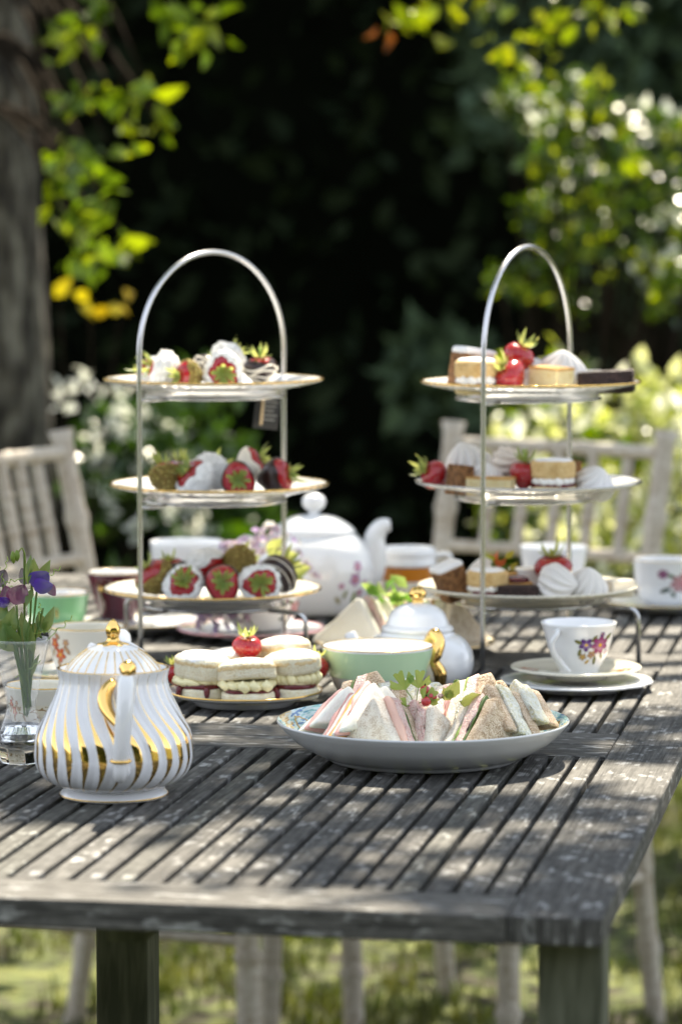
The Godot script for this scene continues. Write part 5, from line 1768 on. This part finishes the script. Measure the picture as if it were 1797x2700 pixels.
func sandwich(label: String, at: Vector3, basis: Basis, w: float, h: float, ax: float, layers: Array) -> void:
	var sd := int(absf(at.x * 8000.0 + at.z * 6000.0 + h * 900.0)) + 5
	rng.seed = sd
	var t := thing("sandwich", label, "sandwich", at)
	t.basis = basis
	var total := 0.0
	for l in layers:
		total += l[1]
	# it rests on the plate: no lower corner may sink into the dish or its sloping rim
	if (at - SERVING).length() < 0.2:
		var lift := [0.0, 0.0]
		for e in 2:
			for zz in [-total / 2, total / 2]:
				var p: Vector3 = at + basis * Vector3(-w / 2 if e == 0 else w / 2, 0, zz)
				lift[e] = maxf(lift[e], TOP + dish(Vector2(p.x - SERVING.x, p.z - SERVING.z).length()) + 0.001 - p.y)
		t.basis = basis * Basis(Vector3.BACK, atan((lift[1] - lift[0]) / w))
		t.position.y += (lift[0] + lift[1]) / 2
	var z := total / 2.0
	for l in layers:
		var z1: float = z - l[1]
		var g := Geo.new()
		var bread: bool = l[0].ends_with("bread")
		var s := rv(-0.0022, 0.0022)
		var o := [Vector2(-w / 2 + s, 0), Vector2(w / 2 + s, 0), Vector2(ax + s + rv(-0.002, 0.002), h + rv(-0.0025, 0.0015))]
		if bread:
			slab(g, o, z1, z, 0.0011, sd + z * 900.0, 0.0, sd)
		elif l[0] == "lettuce" or l[0] == "dark_lettuce":
			slab(g, o, z1 + 0.0004, z - 0.0004, 0.0044, sd + 17.0, -0.0018, sd)
		else:
			slab(g, o, z1 - 0.0004, z + 0.0004, 0.0055, sd + 31.0, -0.0026, sd)
		part("bread_slice" if bread else {"egg_filling": "egg_filling", "ham_filling": "ham_filling", "lettuce": "lettuce", "dark_lettuce": "lettuce", "ham": "ham", "salmon": "salmon", "cheese": "cheese"}.get(l[0], "filling"), g.done(), M[l[0]], t)
		z = z1


func dish(r: float) -> float:
	var q := [[0.0, 0.008], [0.086, 0.009], [0.0985, 0.0135], [0.114, 0.0225], [0.127, 0.0335], [0.14, 0.045]]
	for k in q.size() - 1:
		if r < q[k + 1][0]:
			return lerpf(q[k][1], q[k + 1][1], (r - q[k][0]) / (q[k + 1][0] - q[k][0]))
	return 0.045


func yaw(deg: float, lean := 0.0, roll := 0.0) -> Basis:
	return Basis(Vector3.UP, deg_to_rad(deg)) * Basis(Vector3.RIGHT, deg_to_rad(lean)) * Basis(Vector3.BACK, deg_to_rad(roll))


func sandwiches() -> void:
	var y := TOP + 0.0095
	var wb := ["white_bread", 0.012]
	var bb := ["brown_bread", 0.013]
	var sb := ["speckled_bread", 0.013]
	var egg := ["egg_filling", 0.014]
	var hamf := ["ham_filling", 0.01]
	var ham := ["ham", 0.003]
	var let := ["dark_lettuce", 0.003]
	var lime := ["lettuce", 0.003]
	sandwich("plain white bread sandwich at the far left of the big plate", SERVING + Vector3(-0.078, 0.0095 + 0.0, -0.014), yaw(46, -28), 0.074, 0.042, 0.018, [["white_bread", 0.014], ham, ["white_bread", 0.012]])
	sandwich("white bread sandwich with ham and orange cheese showing, left on the big plate", SERVING + Vector3(-0.056, 0.0095 + 0.001, 0.022), yaw(50, -28), 0.08, 0.047, 0.02, [["white_bread", 0.01], ham, ["white_bread", 0.006], ["cheese", 0.0025], ham, ["white_bread", 0.006], ham, ["white_bread", 0.009]])
	sandwich("plain white sandwich corner between the cheese sandwich and the pink pile", SERVING + Vector3(-0.036, 0.0095 + 0.006, -0.006), yaw(44, -24), 0.072, 0.046, 0.006, [wb, egg, wb])
	sandwich("speckled brown sandwich with salmon and lettuce at the front left of the big plate", SERVING + Vector3(-0.032, 0.0095 + 0.0, 0.062), yaw(-54, -18), 0.078, 0.046, -0.014, [["speckled_bread", 0.012], ["salmon", 0.005], ["ham_filling", 0.009], let, ["brown_bread", 0.011]])
	sandwich("brown sandwich with pink salmon filling behind the speckled one at the front", SERVING + Vector3(-0.006, 0.0095 + 0.0, 0.044), yaw(-56, -18), 0.07, 0.045, -0.012, [["ham_filling", 0.013], ["brown_bread", 0.013]])
	sandwich("pale pink sandwich leaning in the front middle of the big plate", SERVING + Vector3(0.012, 0.0095 + -0.001, 0.05), yaw(56, -20), 0.066, 0.04, -0.004, [["speckled_bread", 0.01], ["ham_filling", 0.01], ["speckled_bread", 0.01]])
	sandwich("brown sandwich with its dark bread face to the front, centre right of the plate", SERVING + Vector3(0.045, 0.0095 + 0.0, 0.064), yaw(58, -16), 0.084, 0.046, 0.024, [bb, let, hamf, lime, ["speckled_bread", 0.009]])
	sandwich("egg sandwich tucked behind the dark faced sandwich on the big plate", SERVING + Vector3(0.03, 0.0095 + 0.004, 0.03), yaw(64, -16), 0.078, 0.046, 0.02, [egg, ["speckled_bread", 0.011], ham, ["egg_filling", 0.01]])
	sandwich("egg sandwich in the middle of the big plate below the currants", SERVING + Vector3(0.012, 0.0095 + 0.007, 0.002), yaw(64, -16), 0.078, 0.046, 0.018, [["speckled_bread", 0.011], egg, ["speckled_bread", 0.011]])
	sandwich("egg sandwich on dark brown bread at the right of the big plate", SERVING + Vector3(0.07, 0.0095 + 0.003, 0.024), yaw(-60, -18), 0.078, 0.047, -0.012, [["brown_bread", 0.011], ["egg_filling", 0.015], ["brown_bread", 0.012]])
	sandwich("thick egg sandwich at the far right end of the big plate", SERVING + Vector3(0.092, 0.0095 + 0.0, -0.004), yaw(-62, -20), 0.074, 0.044, -0.012, [["egg_filling", 0.016], ["brown_bread", 0.014]])
	sandwich("ham and lettuce brown sandwich on top at the right of the big plate", SERVING + Vector3(0.043, 0.0095 + 0.016, -0.03), yaw(62, -14), 0.074, 0.044, 0.008, [bb, hamf, lime, ["speckled_bread", 0.011], let, ["ham_filling", 0.008], ["speckled_bread", 0.01]])
	sandwich("pink and green sandwich resting behind the top right sandwich", SERVING + Vector3(0.066, 0.0095 + 0.008, -0.046), yaw(60, -14), 0.074, 0.044, 0.004, [bb, hamf, let, sb])
	sandwich("pink ham brown sandwich standing highest at the back left of the plate", SERVING + Vector3(-0.05, 0.0095 + 0.017, -0.048), yaw(60, -16), 0.074, 0.044, 0.008, [["brown_bread", 0.011], ["ham_filling", 0.012], let, ["brown_bread", 0.011]])
	sandwich("egg sandwich at the back of the big plate near the parsley", SERVING + Vector3(-0.026, 0.0095 + 0.013, -0.03), yaw(64, -14), 0.074, 0.044, 0.006, [["brown_bread", 0.011], egg, ["speckled_bread", 0.011]])
	sandwich("cress and egg sandwich behind the parsley on the big plate", SERVING + Vector3(-0.004, 0.0095 + 0.011, -0.04), yaw(62, -14), 0.074, 0.044, 0.006, [["speckled_bread", 0.011], egg, lime, ["brown_bread", 0.011]])
	sandwich("brown egg sandwich at the very back of the big plate", SERVING + Vector3(0.02, 0.0095 + 0.008, -0.062), yaw(60, -14), 0.072, 0.042, 0.0, [["brown_bread", 0.012], egg, ["brown_bread", 0.011]])
	# garnish
	var t := thing("parsley_sprig", "bright green flat parsley sprig standing among the currants", "herb", Vector3(0.0665, TOP + 0.055, -0.012))
	var g := Geo.new()
	for l in [[Vector3(-0.009, 0.012, 0.002), 0.45, 0.017], [Vector3(0.002, 0.013, 0.0), -0.12, 0.016], [Vector3(0.007, 0.002, 0.01), -0.75, 0.015], [Vector3(-0.008, -0.002, 0.006), 1.3, 0.01]]:
		var q: Vector3 = l[0]
		g.tube([Vector3(0, -0.006, 0), q * 0.5, q], 0.0005, 5)
		var s: float = l[2]
		g.xf = Transform3D(Basis(Vector3.BACK, l[1]) * Basis(Vector3.RIGHT, -0.2), q)
		# a fan of three lobes, each toothed at its end
		var rim := []
		for k in 25:
			var a := (k / 24.0 - 0.5) * 2.3
			var rr := s * (0.62 + 0.38 * pow(absf(cos(a * 1.36)), 0.6)) * (1.0 + 0.13 * (absf(sin(a * 8.0)) - 0.5)) * (0.55 if absf(absf(a) - 0.46) < 0.09 else 1.0)
			rim.append(Vector3(sin(a) * rr, cos(a) * rr, 0.12 * s * sin(a * 5.0)))
		for k in 24:
			g.tri(Vector3(0, 0, 0.0003), rim[k], rim[k + 1])
		g.xf = Transform3D.IDENTITY
	part("leaves", g.done(), M.parsley, t)
	for k in 3:
		var c := thing("redcurrant", ["upper redcurrant beside the parsley", "lower right redcurrant beside the parsley", "redcurrant half under the parsley leaf"][k], "berry", Vector3(0.0745 + [0.0, 0.006, 0.001][k], TOP + [0.0665, 0.061, 0.0575][k], -0.01 + [0.0, 0.003, 0.006][k]))
		g = Geo.new()
		g.lathe(spline(v2s([0.0001, -0.0047, 0.0033, -0.0033, 0.0047, 0.0, 0.0033, 0.0033, 0.0001, 0.0047]), 5), 24)
		part("skin", g.done(), M.currant, c)
		g = Geo.new()
		g.tube([Vector3(0, 0.0045, 0), Vector3(0.0004, 0.0062, 0)], [0.0009, 0.0003], 6)
		part("tip", g.done(), M.dark_twig, c)
	t = thing("garnish_leaf", "broad green herb leaf lying on the middle of the sandwiches", "leaf", Vector3(0.097, TOP + 0.0575, -0.012))
	g = Geo.new()
	for l in [[Vector3(-0.004, 0.003, 0), -0.5, 0.02], [Vector3(0.008, 0.0, 0.006), -1.35, 0.022], [Vector3(0.0, 0.001, -0.003), 0.6, 0.015]]:
		g.xf = Transform3D(Basis(Vector3.UP, 0.3) * Basis(Vector3.RIGHT, 0.6) * Basis(Vector3.BACK, l[1]), l[0])
		var s: float = l[2]
		g.grid(6, 8, func(u: float, v: float):
			var w := sin(PI * pow(v, 0.8)) * 0.34 * (1.0 + 0.25 * absf(sin(v * 9.0)))
			return Vector3((u - 0.5) * 2.0 * w * s, v * s, (absf(u - 0.5) * 0.5 - 0.4 * v * v) * s * 0.5))
	part("leaf_blades", g.done(), M.plain_leaf, t)
	t = thing("pink_petals", "pale pink petals lying between currants and herb leaf", "flower", Vector3(0.0885, TOP + 0.0585, -0.012))
	g = Geo.new()
	for k in 5:
		petal(g, Vector3(0, 0, 0), Basis(Vector3.UP, k * 1.25) * Basis(Vector3.RIGHT, 0.5), 0.0085, 0.28, 0.4)
	part("petals", g.done(), M.mauve_petal, t)
	# the plate behind the small teapot
	y = TOP + 0.0075
	sandwich("tall white bread sandwich with pink filling behind the small teapot", Vector3(0.018, y, -0.79), yaw(-32, -8), 0.098, 0.056, 0.012, [["white_bread", 0.013], hamf, ["white_bread", 0.013]])
	sandwich("white bread sandwich with tomato behind the small teapot", Vector3(0.052, y, -0.82), yaw(-28, -8), 0.09, 0.054, 0.004, [["white_bread", 0.012], ["salmon", 0.004], hamf, ["white_bread", 0.012]])
	sandwich("brown crusted sandwich at the right behind the small teapot", Vector3(0.129, y, -0.79), yaw(55, -10), 0.098, 0.056, -0.01, [["speckled_bread", 0.012], egg, ["crust", 0.004]])
	t = thing("cucumber_garnish", "bright green cucumber and lettuce on the sandwiches behind the small teapot", "garnish", Vector3(0.058, TOP + 0.06, -0.79))
	scatter(22, in_clumps([[Vector3(-0.012, 0, 0), 0.012], [Vector3(0.016, 0, 0), 0.013]]), 0.016, 0.026, [Color(0.2, 0.4, 0.05), Color(0.4, 0.55, 0.15)], "leaf_white", t, "shreds")


# ---------------------------------------------------------------- flowers
func petal(g: Geo, at: Vector3, b: Basis, s: float, wide: float, curl: float) -> void:
	g.xf = Transform3D(b, at)
	g.grid(6, 7, func(u: float, v: float):
		var w := pow(sin(PI * clampf(pow(v, 0.75) * 0.97 + 0.015, 0, 1)), 0.7) * wide
		var x: float = (u - 0.5) * 2.0 * w
		return Vector3(x, v, curl * v * v - 0.55 * x * x + 0.05 * sin(u * 11.0) * v) * s)
	g.xf = Transform3D.IDENTITY


func tendril(g: Geo, from: Vector3, dir: Vector3, coil: float) -> void:
	var path := []
	var d := dir.normalized()
	var a := d.cross(Vector3.BACK).normalized()
	var b := d.cross(a)
	for k in 40:
		var t := k / 39.0
		var r := coil * smoothstep(0.25, 0.7, t) * (1.2 - t)
		var an := t * t * 16.0
		path.append(from + dir * minf(t, 0.55 + 0.45 * t) + (a * cos(an) + b * sin(an)) * r)
	g.tube(path, 0.00042, 5)


func leaf_blade(g: Geo, from: Vector3, to: Vector3, wide: float, facing := Vector3(0, 0.1, 1)) -> void:
	var d := to - from
	var s := d.cross(facing).normalized()
	var n := s.cross(d).normalized()
	g.grid(4, 7, func(u: float, v: float):
		var w := sin(PI * pow(v, 0.85)) * wide
		var x: float = (u - 0.5) * 2.0
		return from + d * v + s * x * w + n * (absf(x) * w * 0.5 + d.length() * 0.12 * sin(PI * v)))


func sweet_peas() -> void:
	var base := Vector3(-0.2855, TOP, -0.026)
	var t := thing("glass_vase", "cut glass flared vase holding sweet peas at the left edge", "vase", base)
	var outer := spline(v2s([0.0185, 0.0, 0.0205, 0.003, 0.0222, 0.012, 0.0222, 0.022, 0.018, 0.034, 0.0138, 0.046, 0.0134, 0.054, 0.0172, 0.074, 0.0228, 0.098, 0.0262, 0.1106]), 5)
	var facets := func(a: float, v: float): return 1.0 + 0.05 * (absf(cos(a * 7.0 + v * 4.0)) - 0.6) * smoothstep(0.3, 0.4, v) * smoothstep(1.0, 0.9, v)
	var g := Geo.new()
	g.lathe(outer.slice(18), 84, facets)
	g.lathe(v2s([0.0262, 0.1106, 0.0257, 0.1113, 0.0251, 0.1106, 0.0249, 0.1085]), 84)
	part("cut_glass_wall", g.done(), M.clear_glass, t)
	# the heavy solid base, cut in panels
	g = Geo.new()
	var prof := [Vector2(0.0001, 0.0)] + outer.slice(0, 19)
	prof += v2s([0.0165, 0.0335, 0.019, 0.024, 0.014, 0.0165, 0.0001, 0.0145])
	g.lathe(prof, 48, func(a: float, v: float): return 1.0 + 0.035 * (absf(cos(a * 6.0)) - 0.6) * smoothstep(0.1, 0.25, v) * smoothstep(0.6, 0.5, v))
	part("glass_base", g.done(), M.glass, t)
	# the flowers stand in the vase and can be lifted out
	t = thing("sweet_peas", "bunch of violet and magenta sweet peas with tendrils in the glass vase", "flowers", base)
	var p := func(vx, vy, dz = 0.0): return Vector3((vx - 52.0) * 0.000387, (1757.0 - vy) * 0.000388, dz)
	g = Geo.new()
	var foot: Vector3 = p.call(68, 1642)
	var mouth := p.call(60, 1475)
	for s in [[[92, 1350], 0.004], [[62, 1272], 0.0], [[44, 1390], 0.006], [[12, 1345], 0.002], [[18, 1400], -0.004], [[80, 1290], -0.003], [[105, 1400], 0.003], [[30, 1440], 0.008], [[52, 1440], 0.01], [[100, 1470], -0.006], [[22, 1480], 0.012], [[76, 1420], 0.011]]:
		var e: Vector3 = p.call(s[0][0], s[0][1], s[1])
		var m: Vector3 = mouth + Vector3((s[0][0] - 60) * 0.00022, 0, s[1])
		g.tube(spline([foot + Vector3(rv(-0.003, 0.003), rv(-0.004, 0.006), rv(-0.003, 0.003)), foot.lerp(m, 0.5), m, e], 6), 0.0011, 6)
	part("stems", g.done(), M.plain_leaf, t)
	g = Geo.new()
	for l in [[88, 1345, 84, 1282, 0.006], [94, 1345, 122, 1288, 0.006], [70, 1345, 76, 1278, 0.004], [108, 1460, 92, 1410, 0.006], [106, 1460, 130, 1395, 0.0055], [20, 1475, 38, 1395, 0.009], [0, 1470, 30, 1420, 0.01], [60, 1500, 52, 1410, 0.006], [84, 1505, 62, 1420, 0.006], [40, 1500, 14, 1430, 0.012], [-6, 1490, 18, 1440, 0.012], [72, 1470, 102, 1430, 0.008], [66, 1395, 80, 1355, 0.004], [-10, 1430, 18, 1395, 0.008]]:
		leaf_blade(g, p.call(l[0], l[1], rv(-0.008, 0.008)), p.call(l[2], l[3], rv(-0.01, 0.012)), l[4] * 0.85)
	for l in [[70, 1600, 44, 1500, 0.0035], [68, 1560, 82, 1490, 0.003], [66, 1570, 96, 1505, 0.003]]:
		leaf_blade(g, p.call(l[0], l[1], rv(-0.004, 0.004)), p.call(l[2], l[3], rv(-0.004, 0.004)), l[4])
	part("leaves", g.done(), M.plain_leaf, t)
	g = Geo.new()
	for d in [[88, 1340, 60, -36, 0.004], [20, 1350, -16, -50, 0.003], [60, 1330, -42, 10, 0.003], [64, 1360, -34, -12, 0.003], [112, 1475, 62, -58, 0.004], [96, 1430, 2, -44, 0.003], [80, 1460, 60, -14, 0.002], [40, 1560, 60, -40, 0.002], [10, 1340, 16, -60, 0.002]]:
		tendril(g, p.call(d[0], d[1], 0.004), Vector3(d[2] * 0.000387, -d[3] * 0.000388, 0.004), d[4])
	part("tendrils", g.done(), M.lettuce, t)
	g = Geo.new()
	for q in [[38, 1297, 0.5], [46, 1292, 0.2], [6, 1385, 0.1]]:
		var c: Vector3 = p.call(q[0], q[1], 0.003)
		var path := []
		for k in 7:
			path.append(c + Vector3(0.0015 * q[2] * k, 0.0017 * k, 0).rotated(Vector3.BACK, q[2]))
		g.tube(path, [0.0004, 0.0016, 0.0024, 0.0027, 0.0024, 0.0016, 0.0005], 8)
	g.tube(spline([p.call(46, 1285, 0.002), p.call(50, 1270, 0.002), p.call(58, 1262, 0.002), p.call(64, 1285, 0.001), p.call(62, 1330, 0.0)], 5), 0.0007, 6)
	part("buds", g.done(), M.calyx, t)
	# violet bloom with its maroon standard, then the magenta and darker ones
	for f in [[[72, 1345], "maroon_petal", 0.0155, 0.42, 0.55, -0.004], [[112, 1352], "magenta_petal", 0.011, 0.5, -2.2, -0.003], [[84, 1352], "violet_petal", 0.0195, 0.52, -0.6, 0.004], [[86, 1356], "violet_petal", 0.0175, 0.48, -1.15, 0.008], [[40, 1390], "magenta_petal", 0.0205, 0.5, -0.35, 0.008], [[28, 1388], "magenta_petal", 0.0165, 0.42, 0.3, 0.005], [[0, 1352], "maroon_petal", 0.018, 0.45, -0.3, 0.004], [[4, 1395], "violet_petal", 0.012, 0.5, -0.8, 0.006], [[-2, 1385], "maroon_petal", 0.011, 0.5, 0.3, 0.002]]:
		g = Geo.new()
		petal(g, p.call(f[0][0], f[0][1], f[5]), Basis(Vector3.BACK, f[4]) * Basis(Vector3.UP, 0.35), f[2], f[3], 0.35)
		part("petal", g.done(), M[f[1]], t)


func posy() -> void:
	var at := Vector3(-0.094, TOP + 0.008, -0.925)
	var t := thing("saucer", "pink edged saucer under the cup of lilac flowers", "saucer", Vector3(-0.104, TOP, -0.915))
	plate(t, "saucer_body", 0.084, 0.012, 0.035, "china", "pink_glaze", 0, 0, 0.0016)
	var g := Geo.new()
	g.lathe(v2s([0.0825, 0.0117, 0.074, 0.0095, 0.064, 0.0078]), 64)
	part("pink_band", g.done(), M.pink_glaze, t)
	var pf := v2s([0.02, 0.0, 0.03, 0.004, 0.042, 0.02, 0.048, 0.04, 0.051, 0.056])
	t = cup("flower_cup", "white and pink cup filled with lilac flowers behind the left stand", at, pf, "china", 0, "pale_gold")
	decal(t, spline(pf, 6).slice(8, 22), "rose_spray", deg_to_rad(35), 0.5)
	decal(t, spline(pf, 6).slice(8, 22), "pink_spray", deg_to_rad(120), 0.5)
	t = thing("lilac_posy", "posy of lilac and mauve florets with green leaves in the cup", "flowers", at)
	var cl := []
	for k in 26:
		var a := rv(0, TAU)
		var q := sqrt(rv(0, 1)) * 0.055
		cl.append(Vector3(cos(a) * q + 0.004, 0.062 + 0.05 * (1.0 - (q / 0.055) ** 2) + rv(-0.01, 0.012), sin(a) * q))
	for k in 12:
		cl.append(Vector3(-0.05 + rv(-0.018, 0.03), rv(0.006, 0.05), 0.03 + rv(-0.01, 0.02)))
	for tone in ["lilac_petal", "mauve_petal", "white_petal"]:
		g = Geo.new()
		for c in cl:
			for k in 8:
				if rng.randi() % 3 != ["lilac_petal", "mauve_petal", "white_petal"].find(tone):
					continue
				var d := Vector3(rv(-1, 1), rv(-0.3, 1), rv(-0.2, 1)).normalized()
				var o: Vector3 = c + d * rv(0.006, 0.014)
				for e in 4:
					petal(g, o, up_basis(d) * Basis(Vector3.UP, e * PI / 2) * Basis(Vector3.RIGHT, 1.1), 0.0062, 0.36, 0.2)
		part("florets", g.done(), M[tone], t, Vector3.ZERO, "stuff")
	g = Geo.new()
	for l in [[-0.022, 0.075, 0.04, 0.001, 0.092, 0.052, 0.012], [0.03, 0.07, 0.035, 0.06, 0.078, 0.045, 0.011], [0.035, 0.06, 0.035, 0.062, 0.055, 0.06, 0.011], [0.0, 0.068, 0.045, 0.02, 0.06, 0.065, 0.01], [-0.04, 0.07, 0.03, -0.062, 0.085, 0.035, 0.01], [0.01, 0.09, 0.03, 0.03, 0.11, 0.03, 0.01], [0.02, 0.085, 0.04, 0.044, 0.094, 0.045, 0.01]]:
		leaf_blade(g, Vector3(l[0], l[1], l[2]), Vector3(l[3], l[4], l[5]), l[6])
	part("leaves", g.done(), M.parsley, t)
